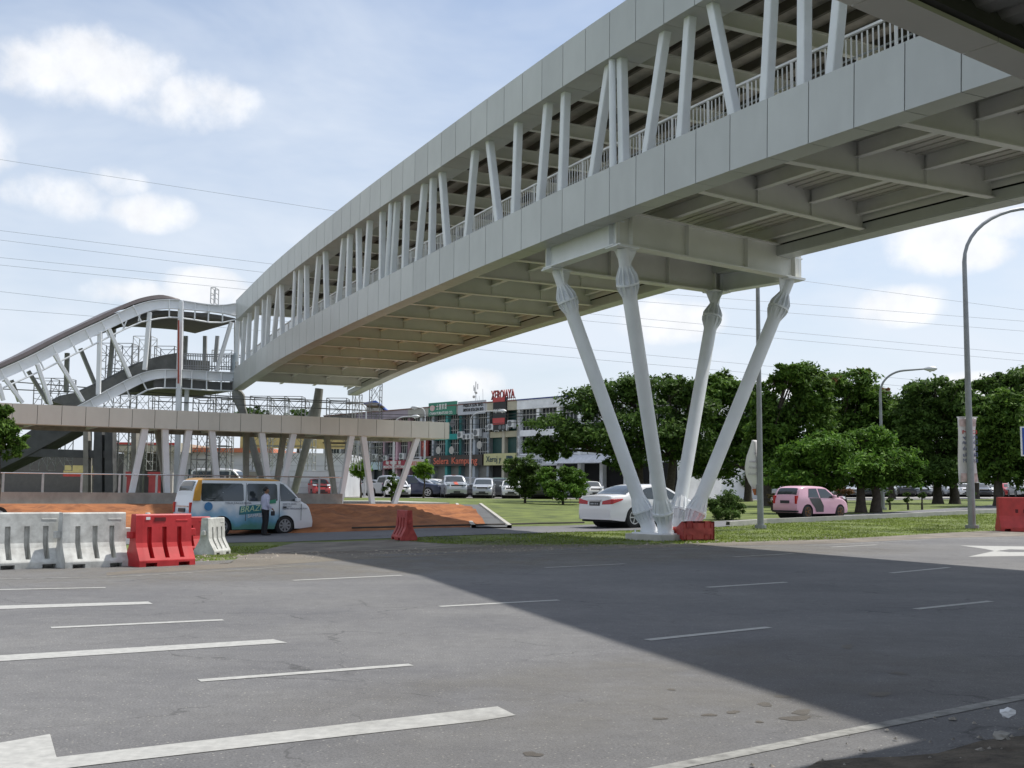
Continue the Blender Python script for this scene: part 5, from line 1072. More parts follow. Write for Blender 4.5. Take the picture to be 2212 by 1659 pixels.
# white saloon behind the pier
def by_wheel(S_, u, v, hd, side=-1, ix=0):      # place so that the wheel ix on the given side meets the ground at pixel (u, v)
    p = gnd(u, v); c, s = math.cos(hd), math.sin(hd); lx, ly = S_['wx'][ix], side*(S_['W']/2-.1); return np.array([p[0]-(c*lx-s*ly), p[1]-(s*lx+c*ly), p[2]])
hd = math.radians(90-51)
o = make_car('sedan', white_car, 'white_saloon'); P = by_wheel(CARS['sedan'], 631.5, 527.6, hd); P = P+np.array([.12, .25, 0]); P[2] = zt(P[0], P[1])-.01; put(o, P, hd, 'white saloon car driving past just behind the white pier legs', s=1.10)
MB().box(-2.46, -2.40, -.30, .30, .87, .92).build('chrome_strip', chrome, o); MB().box(-2.452, -2.448, -.2, -.13, .76, .81).box(-2.452, -2.448, -.1, -.03, .76, .81).box(-2.452, -2.448, .02, .18, .76, .81).build('plate_characters', mat('plate_glyph', (.35, .36, .38), .6), o)
# pink hatchback
pink = paintm('pink', (.74, .42, .52), 0, .35); hd = math.radians(90-54)
gold = mat('bronze_rim', (.16, .08, .03), .35, .7)
o = make_car('hatch', pink, 'pink_hatchback', rimm=gold); P = by_wheel(CARS['hatch'], (2900+1205/3.687)/4, (1850+822/3.687)/4, hd); put(o, P, hd, 'pink small hatchback with one black door driving along the raised road on the right')
c = CARS['hatch']
def hwh(x, z): return .78*(1-.13*abs(2*x/3.6)**4.5)*(1-.17*clamp((z-.88)/.55)**1.1 if z > .88 else 1)
dp = [(-1.05, .90), (-.86, .64), (-.66, .46), (-.58, .28), (-.08, .28), (-.06, .55), (-.30, .90)]
for s in (-1,): P_ = [(x, s*(hwh(x, z)+.010), z) for x, z in dp]; MB().add(P_, [list(range(len(P_)))]).build('door', mat('black_door', (.015, .016, .02), .35, coat=.5), o)
MB().box(-1.85, -1.70, -.70, .70, .26, .34).build('rear_bumper_trim', black, o)
# route van
vm = bpy.data.materials.new('van_wrap'); vm.use_nodes = True
def wrap():
    nt = vm.node_tree; N = nt.nodes; L = nt.links; b = N['Principled BSDF']; b.inputs['Roughness'].default_value = .3; b.inputs['Coat Weight'].default_value = .5
    tc = N.new('ShaderNodeTexCoord'); sp = N.new('ShaderNodeSeparateXYZ'); L.new(tc.outputs['Object'], sp.inputs[0]); n = N.new('ShaderNodeTexNoise'); n.inputs['Scale'].default_value = 2.2; n.inputs['Detail'].default_value = 4; L.new(tc.outputs['Object'], n.inputs[0])
    a = N.new('ShaderNodeMath'); a.operation = 'MULTIPLY_ADD'; L.new(n.outputs[0], a.inputs[0]); a.inputs[1].default_value = .7; a.inputs[2].default_value = -.35; d = N.new('ShaderNodeMath'); d.operation = 'ADD'; L.new(sp.outputs[2], d.inputs[0]); L.new(a.outputs[0], d.inputs[1])
    cr = N.new('ShaderNodeValToRGB'); L.new(d.outputs[0], cr.inputs[0]); e = cr.color_ramp.elements; e[0].position = .30; e[0].color = (.10, .26, .22, 1); e[1].position = 1.0; e[1].color = (.70, .74, .78, 1)
    k = e.new(.46); k.color = (.12, .32, .44, 1); k = e.new(.74); k.color = (.30, .48, .64, 1)
    # plain white towards the front (local x)
    mr = N.new('ShaderNodeMapRange'); L.new(sp.outputs[0], mr.inputs[0]); mr.inputs[1].default_value = .9; mr.inputs[2].default_value = 1.3; mx = N.new('ShaderNodeMix'); mx.data_type = 'RGBA'; L.new(mr.outputs[0], mx.inputs[0]); L.new(cr.outputs[0], mx.inputs[6]); mx.inputs[7].default_value = (.72, .74, .78, 1)
    # amber roof
    g = N.new('ShaderNodeMath'); g.operation = 'GREATER_THAN'; g.inputs[1].default_value = 1.93; L.new(sp.outputs[2], g.inputs[0]); m2 = N.new('ShaderNodeMix'); m2.data_type = 'RGBA'; L.new(g.outputs[0], m2.inputs[0]); L.new(mx.outputs[2], m2.inputs[6]); m2.inputs[7].default_value = (.55, .27, .03, 1); L.new(m2.outputs[2], b.inputs['Base Color'])
wrap(); hd = math.radians(90-50)
VS = CARS['van']; van = make_car('van', vm, 'passenger_van', rimm=mat('steel_wheel', (.25, .25, .26), .5, .5), spokes=8)
P = by_wheel(VS, 286, 532.6, hd, -1, 1); P[2] = zt(P[0], P[1])-.012; put(van, P-np.array([.12, .05, 0]), hd, 'white and blue passenger van with amber roof and BRAZIL lettering, stopped on the slip road', 'van'); van.scale = (1.04, 1, 1.01)
MB().prism([(-2.30, -.80, 1.22), (-2.24, -.80, 1.62), (-2.12, -.78, 1.93), (-1.99, -.78, 1.93), (-2.03, -.80, 1.22)], (0, -.045, 0)).build('pillar_trim', mat('amber_paint', (.55, .27, .03), .4), van)
side_y = -.872
MB().prism([(-.62, side_y, .72), (.42, side_y, .80), (.50, side_y, 1.12), (-.60, side_y, 1.02)], (0, .004, 0)).build('teal_panel', mat('teal_wrap', (.04, .20, .24), .4), van)
text('BRAZIL', (-.60, side_y-.006, .80), (1, 0, .09), (0, 0, 1), .30, mat('pale_green_letter', (.55, .68, .45), .5), 'van_lettering', van, sx=1.0, shear=.2)
text('SAHABAT', (-.30, side_y-.006, .62), (1, 0, .05), (0, 0, 1), .17, white_c, 'van_lettering', van)
MB().prism([(.40, side_y, 1.10), (.78, side_y, 1.13), (.78, side_y, 1.27), (.40, side_y, 1.22)], (0, .004, 0)).build('green_tag', mat('green_tag', (.03, .25, .15), .4), van)
gl = mat('grey_van_text', (.10, .12, .16), .5)
for i, w in enumerate(['KERETA SEWA', 'BINTULU', 'PERMIT PENGANGKUTAN']): text(w, (1.05, side_y-.004, 1.07-.085*i), (1, 0, 0), (0, 0, 1), .085, gl, 'door_lettering', van, ext=.002)
text('TERUS JUNGLE MEDIA', (-1.15, side_y-.004, 1.10), (1, 0, 0), (0, 0, 1), .10, gl, 'door_lettering', van, ext=.002)
MB().tube([(-1.75, side_y, 1.02), (-1.75, side_y+.006, 1.02)], .15, 20).build('round_logo', mat('blue_logo', (.05, .20, .42), .4), van)
for x_ in (-.37, .93, 1.80): MB().box(x_-.005, x_+.005, -.8745, -.85, .50, 1.85 if x_ < 1.5 else 1.1).build('door_seam', mat('seam_dark', (.10, .11, .12), .8), van)
MB().box(1.08, 1.20, side_y-.012, side_y+.01, 1.16-.2, 1.0).build('door_handle', black, van)
MB().box(-2.34, -2.30, -.50, .50, 1.0, 1.04).build('tail_strip', chrome, van)
sl_ = mat('seat_dark', (.03, .03, .035), .8)
# parked cars: (kind, u, v-bottom-agnostic depth, heading deg from +Y towards the camera, colour, label)
COL = dict(white=(.72, .72, .73), silver=(.42, .44, .47), grey=(.16, .17, .18), dark=(.03, .033, .04), navy=(.035, .045, .09), red=(.42, .03, .03), teal=(.09, .14, .14), beige=(.55, .52, .36), blue=(.10, .16, .28))
protos = {}
PK = [
 ('hatch', 318, 92, 160, 'red', 'red car in shadow under the low walkway, behind the rail end'),
 ('van', 222, 82, 100, 'white', 'white van standing behind the amber roofed one, in front of the white shed'),
 ('sedan', 376, 104, 115, 'grey', 'dark grey saloon partly behind the slanting columns near the rail end'),
 ('pickup', 392, 97, 112, 'silver', 'large silver pickup side on behind the sparse young plant'),
 ('hatch', 397, 91, 160, 'white', 'small white car half hidden by the sparse young plant'),
 ('pickup', 414, 95, 105, 'navy', 'dark blue grey pickup side on left of the round bright bush'),
 ('sedan', 429, 96, 118, 'silver', 'silver saloon seen from behind right of the dark blue pickup'),
 ('mpv', 437, 106, 120, 'white', 'white car behind the silver saloon, below the dark shop sign'),
 ('pickup', 453.5, 91.5, 171, 'silver', 'silver pickup with two orange stripes facing the camera'),
 ('suv', 469, 101, 165, 'dark', 'dark wagon behind the lamp post between the striped pickup and the silver hatchback'),
 ('mpv', 484, 91.5, 183, 'silver', 'silver hatchback facing the camera on open asphalt below the cream sign'),
 ('suv', 499, 105, 185, 'teal', 'greenish grey van in front of the open dark shop'),
 ('sedan', 503, 99, 120, 'dark', 'black saloon beside the greenish grey van'),
 ('hatch', 511, 91.5, 180, 'white', 'small white car just left of the dark bushy shrub'),
 ('pickup', 540, 91.5, 176, 'dark', 'dark pickup seen between the two big shrubs'),
 ('sedan', 591, 104, 110, 'silver', 'silver saloon behind the shrubs left of the white moving car'),
 ('hatch', 591, 94, 172, 'white', 'white hatchback right of the bright shrub'),
 ('suv', 606, 108, 150, 'grey', 'grey wagon in front of the white shop wall'),
 ('suv', 665, 112, 185, 'dark', 'dark car seen between the second and third pier legs'),
 ('pickup', 693, 116, 184, 'white', 'white pickup seen between the third and fourth pier legs'),
 ('hatch', 716, 112, 188, 'white', 'white hatchback with black grille right of the fourth pier leg'),
 ('mpv', 736, 118, 190, 'beige', 'cream car above the dark low shrub'),
 ('sedan', 755, 118, 185, 'white', 'white saloon left of the middle lamp post banner'),
 ('suv', 777, 118, 186, 'silver', 'silver wagon above the small two tier topiary'),
 ('mpv', 797, 124, 190, 'teal', 'pale green grey car above the pink roof, left'),
 ('suv', 813, 122, 188, 'silver', 'silver car above the pink roof, right'),
 ('sedan', 832, 116, 186, 'white', 'white saloon above the bonnet of the pink one'),
 ('sedan', 849, 118, 188, 'silver', 'silver saloon left of the leaning trunk'),
 ('mpv', 886, 120, 190, 'grey', 'grey car just right of the far lamp post'),
 ('suv', 903, 122, 188, 'dark', 'dark wagon under the bright low tree, right side'),
 ('sedan', 920, 124, 190, 'grey', 'grey saloon left of the twin trunks'),
 ('suv', 931, 128, 192, 'white', 'tall white car touching the left one of the twin trunks'),
 ('mpv', 948, 126, 190, 'silver', 'silver car between the twin trunks'),
 ('hatch', 964, 122, 192, 'white', 'white small car right next to the twin trunks, left of the big lamp post'),
 ('sedan', 979, 124, 190, 'dark', 'dark saloon right of the big lamp post'),
 ('sedan', 1009, 122, 190, 'red', 'red saloon above the right barrier'),
 ('hatch', 703, 122, 188, 'silver', 'silver small car squeezed behind the fourth pier leg'),
 ('sedan', 868, 121, 188, 'dark', 'dark saloon hidden between the two leaning trunks'),
 ('suv', 912, 133, 190, 'white', 'white wagon in the back row left of the twin trunks'),
 ('sedan', 989, 130, 190, 'white', 'white saloon left of the thick trunk right of the big lamp post'),
 ('mpv', 579, 112, 178, 'white', 'white car behind the bright shrub, below the white awning'),
 ('sedan', 447, 104, 178, 'white', 'white saloon in the second row between the round bush and the striped pickup'),
 ('suv', 1021, 118, 190, 'silver', 'silver wagon at the right edge of the photo'),
]
def recolour(root, m):
    for ch in root.children:
        if ch.name.split('.')[0] in ('body', 'wing_mirror'):
            ch.data = ch.data.copy(); ch.data.materials[0] = m
for kind, u, Y, h, col, lab in PK:
    pm = paintm('pk_'+col, COL[col], .3 if col in ('silver', 'grey', 'navy') else 0, .3)
    if kind not in protos: o = make_car(kind, pm); protos[kind] = o
    else: o = copy_tree(protos[kind]); recolour(o, pm)
    p = at(u, 490, Y); z = zt(p[0], p[1])+.015
    put(o, (p[0], p[1], z), math.radians(90-h), lab, 'van' if kind == 'van' else 'pickup' if kind == 'pickup' else 'car', 'cars parked in front of the shops and under the trees')
    if 'orange stripes' in lab:
        om = mat('orange_stripe', (.6, .10, .04), .4)
        MB().prism([(1.15, -.14, 1.245), (2.45, -.14, 1.035), (2.45, .14, 1.035), (1.15, .14, 1.245)], (0, 0, .02)).build('bonnet_stripe', om, o)
        MB().box(-.7, .2, -.14, .14, 1.80, 1.83).build('roof_stripe', om, o)
    for ch in o.children: ch.name = ch.name.split('.')[0]
# motorcycle at far left
def moto():
    p = gnd(2, 523); p = p-np.array([*(RD*.75), 0]); root = thing('motorcycle', 'black motorcycle with pale screen cut by the left edge, behind the white barrier', 'motorcycle', p, RH)
    for x in (-.62, .62): 
        w = MB().tube([(x, -.06, .3), (x, .06, .3)], .30, 18).build('wheel', black, root); MB().tube([(x, -.065, .3), (x, .065, .3)], .17, 12).build('rim', chrome, w)
    MB().prism([(-.55, -.12, .55), (-.1, -.12, .45), (.3, -.12, .5), (.5, -.12, .95), (.15, -.12, .88), (-.2, -.12, .80), (-.7, -.12, .88)], (0, .24, 0)).build('body', mat('moto_black', (.02, .02, .025), .3, coat=.5), root, bevel=.04)
    MB().box(-.65, .05, -.13, .13, .82, .90).build('seat', black, root, bevel=.03); MB().tube([(.45, -.33, 1.05), (.48, 0, 1.0), (.45, .33, 1.05)], .02, 8).build('handlebar', chrome, root)
    MB().prism([(.5, -.14, .95), (.62, -.14, 1.0), (.45, -.10, 1.28), (.38, -.10, 1.25)], (0, .26, 0)).build('screen', white_c, root, bevel=.02); MB().tube([(.30, 0, .35), (.62, 0, .3)], .03, 6).tube([(.48, 0, 1.0), (.62, 0, .3)], .03, 6).build('fork', chrome, root)
moto()
# ================================================================ person beside the van
def person():
    vm_ = Matrix.Translation(van.location) @ Matrix.Rotation(van.rotation_euler.z, 4, 'Z') @ Vector((.16, -1.32, 0)); p = np.array(vm_); p[2] = zt(p[0], p[1]); root = thing('person', 'person in pale blue shirt and black trousers standing by the van, seen from behind', 'person', p, math.radians(128-90))
    def skin(nm, V, E_, R, m, lv=2):
        me = bpy.data.meshes.new(nm); me.from_pydata(V, E_, []); o = bpy.data.objects.new(nm, me); C.objects.link(o); o.parent = root; me.materials.append(m)
        md = o.modifiers.new('skin', 'SKIN'); 
        for i, r in enumerate(R): me.skin_vertices[0].data[i].radius = r if isinstance(r, tuple) else (r, r)
        me.skin_vertices[0].data[0].use_root = True; sb = o.modifiers.new('sub', 'SUBSURF'); sb.levels = lv; sb.render_levels = lv
        for q in me.polygons: q.use_smooth = True
        md.use_smooth_shade = True; return o
    sk = mat('skin', (.24, .12, .07), .6, 0, .08, 5); sh = mat('pale_blue_shirt', (.46, .47, .60), .8, 0, .08, 6, .3, 20); tr = mat('black_trousers', (.012, .012, .014), .85, 0, .2, 5); hr = mat('black_hair', (.008, .007, .007), .6)
    # local frame: x forward (towards van), y left, z up
    V = [(0, 0, .92), (0, 0, 1.12), (.01, 0, 1.32), (.01, 0, 1.43), (.02, 0, 1.50), (.03, 0, 1.575), (.02, 0, 1.645),
         (0, .19, 1.385), (-.02, .245, 1.14), (.09, .26, .93), (.13, .25, .85), (0, -.19, 1.385), (-.03, -.24, 1.12), (.12, -.27, .96), (.18, -.27, .90),
         (0, .10, .88), (.03, .12, .50), (-.02, .13, .09), (.10, .14, .035), (0, -.10, .88), (.0, -.12, .50), (-.06, -.13, .09), (.06, -.15, .035)]
    E_ = [(0, 1), (1, 2), (2, 3), (3, 4), (4, 5), (5, 6), (3, 7), (7, 8), (8, 9), (9, 10), (3, 11), (11, 12), (12, 13), (13, 14), (0, 15), (15, 16), (16, 17), (17, 18), (0, 19), (19, 20), (20, 21), (21, 22)]
    R = [(.10, .07), (.09, .065), (.09, .06), (.045, .04), .050, (.108, .098), (.112, .10), .030, .042, .030, .026, .030, .042, .030, .026, .078, .056, .036, .034, .078, .056, .036, .034]
    skin('body', V, E_, R, sk)
    def loft(nm, rings, m):
        mb = MB(); n = 20; b0 = 0
        for (cx, cy, z, rx, ry) in rings: mb.V += [(cx+rx*math.cos(2*math.pi*i/n), cy+ry*math.sin(2*math.pi*i/n), z) for i in range(n)]
        for k in range(len(rings)-1):
            for i in range(n): mb.F.append([k*n+i, k*n+(i+1) % n, (k+1)*n+(i+1) % n, (k+1)*n+i]); mb.M.append(0)
        mb.F.append(list(range(n))); mb.M.append(0); mb.F.append([(len(rings)-1)*n+i for i in range(n)]); mb.M.append(0); return mb
    def arm(mb, pts, R_): mb.tube(pts, R_, 14)
    s_ = loft('shirt', [(0, 0, .90, .125, .175), (0, 0, .98, .128, .178), (0, 0, 1.10, .12, .168), (.0, 0, 1.22, .125, .185), (.0, 0, 1.33, .125, .205), (.005, 0, 1.39, .115, .205), (.008, 0, 1.42, .105, .175), (.01, 0, 1.445, .085, .13), (.015, 0, 1.47, .062, .068), (.015, 0, 1.49, .058, .062)], sh)
    arm(s_, [(0, .16, 1.37), (0, .205, 1.36), (-.015, .235, 1.22), (-.02, .248, 1.12), (.04, .255, 1.02), (.085, .26, .945)], [.05, .066, .058, .05, .046, .042]); arm(s_, [(0, -.16, 1.37), (0, -.205, 1.36), (-.02, -.23, 1.22), (-.03, -.243, 1.10), (.05, -.26, 1.02), (.115, -.27, .965)], [.05, .066, .058, .05, .046, .042])
    s_.build('shirt', sh, root, auto=60)
    t_ = loft('trousers', [(0, 0, .78, .12, .165), (0, 0, .86, .13, .178), (0, 0, .94, .126, .172), (0, 0, .965, .122, .168)], tr)
    arm(t_, [(0, .09, .86), (.015, .10, .68), (.03, .12, .49), (.0, .13, .28), (-.015, .135, .045)], [.095, .09, .075, .07, .066]); arm(t_, [(0, -.09, .86), (0, -.105, .68), (.0, -.12, .49), (-.03, -.128, .28), (-.05, -.135, .045)], [.095, .09, .075, .07, .066])
    t_.build('trousers', tr, root, auto=60)
    MB().tube([(0, 0, .955), (0, 0, .985)], .001, 4)
    if False: skin('shirt', [V[0], V[1], V[2], V[3], V[7], V[8], V[9], V[11], V[12], V[13]], [(0, 1), (1, 2), (2, 3), (3, 4), (4, 5), (5, 6), (3, 7), (7, 8), (8, 9)], [(.165, .125), (.155, .12), (.175, .13), (.10, .09), .078, .064, .05, .078, .064, .05], sh)
    if False: skin('trousers', [(0, 0, .95), V[15], V[16], V[17], V[19], V[20], V[21]], [(0, 1), (1, 2), (2, 3), (0, 4), (4, 5), (5, 6)], [(.15, .115), .10, .078, .066, .10, .078, .066], tr)
    hm = MB(); n_ = 18
    rings_ = [(z_, 1.0) for z_ in (1.575, 1.60, 1.63, 1.66, 1.69, 1.715, 1.732, 1.74)]
    for z_, _ in rings_: q_ = max(0., 1-((z_-1.632)/.112)**2)**.5; hm.V += [(-.012+.103*q_*math.cos(2*math.pi*i/n_)-(.055 if z_ < 1.66 and math.cos(2*math.pi*i/n_) > .15 else 0), .086*q_*math.sin(2*math.pi*i/n_), z_) for i in range(n_)]
    for k_ in range(len(rings_)-1):
        for i in range(n_): hm.F.append([k_*n_+i, k_*n_+(i+1) % n_, (k_+1)*n_+(i+1) % n_, (k_+1)*n_+i]); hm.M.append(0)
    hm.F.append([7*n_+i for i in range(n_)]); hm.M.append(0); hm.F.append(list(range(n_))[::-1]); hm.M.append(0); hm.build('hair', hr, root, auto=70)
    for s, i in ((1, 18), (-1, 22)): x, y, z = V[i]; MB().box(x-.17, x+.10, y-.045, y+.045, 0, .07).build('shoe', black, root, bevel=.02)
    for s in (1, -1):
        x, y, z = (.035, s*.082, 1.585); MB().box(x-.02, x+.015, y-.008, y+.008, z-.03, z+.03).build('ear', sk, root, bevel=.006)
    MB().prism([(.10, -.012, 1.57), (.125, -.012, 1.565), (.10, -.012, 1.61)], (0, .024, 0)).build('nose', sk, root)
    for s, h in ((1, (.13, .25, .85)), (-1, (.18, -.27, .90))):
        for k in range(5):
            a = (k-1.5)*.018; q = Vector(h)+Vector((.01, a, -.02)) if k < 4 else Vector(h)+Vector((.02, -s*.03, 0))
            L_ = [.07, .08, .075, .06, .05][k]; MB().tube([q, q+Vector((.015, 0, -L_*.5)), q+Vector((.005, 0, -L_))], [.010, .009, .007], 6).build('finger', sk, root)
    bag = MB().box(.10, .22, -.33, -.22, .70, .86).build('hand_bag', mat('dark_bag', (.015, .015, .02), .6), None, bevel=.02); bag.parent = None
    M_ = root.matrix_basis; bpy.context.view_layer.update(); bag.matrix_world = root.matrix_world; tag(bag, 'small dark bag held in the right hand of the standing person', 'bag')
person()
# ================================================================ lamp posts, banners, signs, wires
pole_m = mat('lamp_post_grey', (.26, .27, .28), .5, .4, .12, 3)
def lamp(name, label, p, h, r0, r1, arm, rise=1.2, head=True, mt=None, tilt=.0):
    root = thing(name, label, 'lamp post', p); A = Vector(arm); mt = mt or pole_m
    pts = [Vector((0, 0, 0)), Vector((0, 0, h*.5)), Vector((0, 0, h))]; R = [r0, (r0+r1)/2, r1]; n = 10
    for i in range(1, n+1): a = math.pi/2*i/n*.93; pts.append(Vector((0, 0, h))+A*(1-math.cos(a))*.55+Vector((0, 0, rise*math.sin(a)))); R.append(r1*.8)
    end = pts[-1]+A*.45+Vector((0, 0, rise*.06)); pts.append(end); R.append(r1*.6); MB().tube(pts, R, 12).build('pole', mt, root, auto=50)
    MB().tube([(0, 0, 0), (0, 0, .12)], r0*1.8, 12).build('base_flange', mt, root); MB().box(-r0-.02, -r0+.05, -.06, .06, 1.2, 1.6).build('access_door', mt, root)
    if head:
        d = A.normalized(); MB().tube([end-d*.05, end+d*.15, end+d*.45, end+d*.62], [.06, .13, .14, .04], 12).build('lamp_head', mat('lamp_head_grey', (.55, .56, .57), .4, .3), root, auto=50)
        MB().tube([end+d*.25-Vector((0, 0, .08)), end+d*.25-Vector((0, 0, .18))], [.12, .05], 12).build('lens', lampm, root)
    return root
p = g2(2100, 1141); lamp('street_lamp', 'tall grey lamp post with white banner at the right, its arm leaving the photo', p, at(971, 262, p[1])[2]-p[2], .14, .085, (6.0, 1.2, 0), 2.3)
p2 = g2(1643, 1141); lamp('street_lamp', 'grey lamp post close to the pier with a torn curling banner, top behind the bridge', p2, 9.0, .12, .075, (-3.0, -2.2, 0), 1.4)
p3 = g2(1907, 1101); hh = at(893, 393, p3[1])[2]-p3[2]; e3 = at(929, 367, p3[1])[0]-p3[0]; lamp('street_lamp', 'farther lamp post with curved arm and lamp head against the sky above the trees', p3, hh, .12, .07, (e3*.9, -.6, 0), at(905, 371, p3[1])[2]-p3[2]-hh)
for lab, u, vt, arm, Y in [('thin lamp post in front of the dark shop sign, lamp head to the right', 470, 419, (2.7, 0, 0), 99), ('short armed lamp post just above the right end of the low walkway roof', 424, 416, (-.7, 0, 0), 97), ('old curved lamp post beside the tallest scaffold tower', 364.5, 412, (-1.2, 0, 0), 92), ('thin lamp post in front of the pink shop house', 393, 425, (1.6, 0, 0), 94)]:
    q = at(u, 490, Y); q[2] = zt(q[0], q[1]); h = at(u, vt, Y)[2]-q[2]; lamp('street_lamp', lab, q, h, .10, .06, arm, .7, mt=mat('pale_post', (.5, .51, .52), .5, .2))
# banners
ban = mat('banner_white', (.74, .71, .71), .7, 0, .04, 2)
def banner(name, label, base, x0, x1, z0, z1, words=(), curl=0.):
    root = thing(name, label, 'banner', base); G = []
    for i in range(25):
        f = i/24; z = z0+(z1-z0)*f; row = []
        for j in range(9):
            g = j/8; pinch = .12*math.sin(math.pi*f)*(1 if g > .5 else .15)+curl*math.sin(math.pi*min(1, f*1.15))*(1-g)*-.5
            x = x0+(x1-x0)*g; x = x-(g-.0)*pinch if not curl else x1-(x1-x)*(1-.85*clamp(.28-f, 0, 1)/.28)*(1-.25*max(0, f-.75)/.25); row.append((x, .17+.05*math.sin(6*f+2*g), z))
        G.append(row)
    c = MB().grid(G).build('cloth', ban, root); sd_ = c.modifiers.new('thick', 'SOLIDIFY'); sd_.thickness = .004
    for q in c.data.polygons: q.use_smooth = True
    pm_ = mat('pink_print', (.55, .24, .20), .7, 0, .3, 4)
    return root
b = banner('hanging_banner', 'tall white banner with pink print behind the big lamp post', p, -.38, .38, 1.0*0+at(972, 482.5, p[1])[2]-p[2], at(972, 417, p[1])[2]-p[2])
zt0, zt1 = at(972, 482.5, p[1])[2]-p[2], at(972, 417, p[1])[2]-p[2]; hb_ = zt1-zt0; bt = mat('banner_text', (.12, .14, .25), .6)
for i, (w, f, h_) in enumerate([('DJM', .745, .17), ('Party', .67, .14), ('Dewan', .585, .20), ('Suarah', .49, .20), ('Bintulu', .395, .20), ('8.00AM', .305, .18)]): text(w, (.33, .095, zt0+hb_*f), (-1, 0, 0), (0, 0, 1), h_*1.15, bt if i else mat('banner_red', (.45, .05, .05), .6), 'lettering', b, width=.55)
for z0_, z1_ in ((.01, .14), (.86, .97)): MB().box(-.32, .30, .095, .10, zt0+hb_*z0_, zt0+hb_*z1_).build('pink_print', mat('pink_print_light', (.62, .47, .45), .7, 0, .35, 3), b)
MB().tube([(-.40, .17, zt1), (.40, .17, zt1)], .02, 6).tube([(-.40, .17, zt0), (.40, .17, zt0)], .02, 6).build('rods', galv, b)
z0b, z1b = at(757, 494, p2[1])[2]-p2[2], at(757, 440, p2[1])[2]-p2[2]
b2 = thing('torn_banner', 'slim white torn banner curling off the left side of the lamp post near the pier', 'banner', p2)
G = []
for f in np.linspace(0, 1, 26):
    lx = float(np.interp(f, [0, .08, .2, .35, .5, .7, .88, 1], [-.12, -.22, -.37, -.49, -.52, -.46, -.34, -.27])); rx = float(np.interp(f, [0, .15, .4, 1], [-.06, -.09, -.07, -.07])); G.append([(lx+(rx-lx)*g, .12+.10*math.sin(3*g+4*f)*(1-f*.3), z0b+(z1b-z0b)*f) for g in np.linspace(0, 1, 7)])
cl_ = MB().grid(G).build('cloth', mat('banner_bright', (.78, .76, .78), .6, 0, .04, 2), b2); cl_.modifiers.new('thick', 'SOLIDIFY').thickness = .004
for q_ in cl_.data.polygons: q_.use_smooth = True
for i, f in enumerate((.72, .58, .47, .35)): text(['M', 'Dewan', 'Suarah', 'Bintulu'][i], (-.09, .0, z0b+(z1b-z0b)*f), (-1, 0, 0), (0, 0, 1), .15, mat('faint_banner_text', (.45, .42, .50), .6), 'lettering', b2, width=[.1, .3, .32, .34][i])
MB().prism([(-.02, .08, z0b), (-.20, .08, z0b-.05), (-.28, .08, z0b+.18), (-.05, .08, z0b+.2)], (0, .01, 0)).build('orange_end', mat('orange_cloth', (.55, .18, .08), .7), b2)
# blue direction sign
q = at(1040, 470, 44); q[2] = zt(q[0], q[1]); sgn = thing('road_sign', 'blue road sign with white border cut by the right edge of the photo', 'road sign', q); a_, b_ = at(1021.6, 456, 44)-q, at(1075, 427, 44)-q
MB().box(a_[0], b_[0], 0, .06, a_[2], b_[2]).build('border', white_c, sgn); MB().box(a_[0]+.05, b_[0]-.05, -.012, 0, a_[2]+.05, b_[2]-.05).build('panel', mat('sign_blue', (.01, .06, .33), .4), sgn); MB().tube([(0, .12, 0), (0, .12, b_[2])], .06, 8).build('post', galv, sgn)
# overhead wires
wm = mat('wire', (.34, .37, .42), .6)
WL = [((0, 159.5), (338, 211.5), 'highest'), ((0, 230.5), (272, 264), 'second highest'), ((0, 240), (260, 272), 'third'), ((0, 257.5), (252, 282.5), 'fourth'), ((0, 265), (250, 290), 'fifth'), ((0, 291.5), (153, 309), 'sixth'), ((0, 309), (84, 315.5), 'lowest')]
Yw = 150
for i, (a, b, nm) in enumerate(WL):
    A0 = at(*a, Yw); B0 = at(*b, Yw); d = B0-A0; k = 6.5; o = MB()
    s_ = (900-(-300))/(b[0]-a[0]); pts = []
    vv = {0: (900, 300), 1: (1100, 327), 2: (1100, 337), 3: (1100, 361), 4: (1100, 368), 5: (1100, 397), 6: (1100, 403)}[i]
    # each cable hangs straight between far pylons outside the photo; three surveyed points give its line
    for u_, v_ in [(-300, a[1]-(b[1]-a[1])/(b[0]-a[0])*300), (a[0], a[1]), (b[0], b[1]), *([(796, 280), (1024, 310), (1400, 352)] if i == 0 else [(560, b[1]+(560-b[0])*((vv[1]-b[1])/(vv[0]-b[0]))), vv, (1400, vv[1]+18)])]: pts.append(at(u_, v_, Yw))
    o.tube([Vector(q)-Vector(pts[0]) for q in pts], .024, 5); w = o.build('power_cable', wm); w.location = tuple(pts[0]); tag(w, 'thin overhead power cable across the sky, the %s one of the seven' % nm, 'power cable', 'overhead power cables')
# small utility pole and its wires by the shops
q = at(656.5, 490, 84); q[2] = zt(q[0], q[1]); h = at(656.5, 402, 84)[2]-q[2]; up_ = thing('utility_pole', 'thin grey utility pole between the pier legs in front of the rain tree', 'utility pole', q); MB().tube([(0, 0, 0), (0, 0, h)], [.13, .09], 8).build('pole', concl, up_); MB().beam((-.8, 0, h-.7), (.8, .3, h-.7), .08, .08).build('crossarm', galv, up_)
for i, (v0_, v1_, nm) in enumerate([(413.5, 405.5, 'upper'), (416, 409, 'middle'), (421, 415, 'lower')]):
    A0, B0 = at(330, v0_, 100), at(656, v1_, 84); M0 = (A0+B0)/2-np.array([0, 0, .5]); w = MB().tube([Vector(A0-A0), Vector(M0-A0), Vector(B0-A0)], .025, 5).build('service_wire', mat('wire_dark', (.03, .03, .03), .7)); w.location = tuple(A0); tag(w, 'thin dark wire in front of the shop fronts, the %s of three' % nm, 'wire', 'wires in front of the shops')
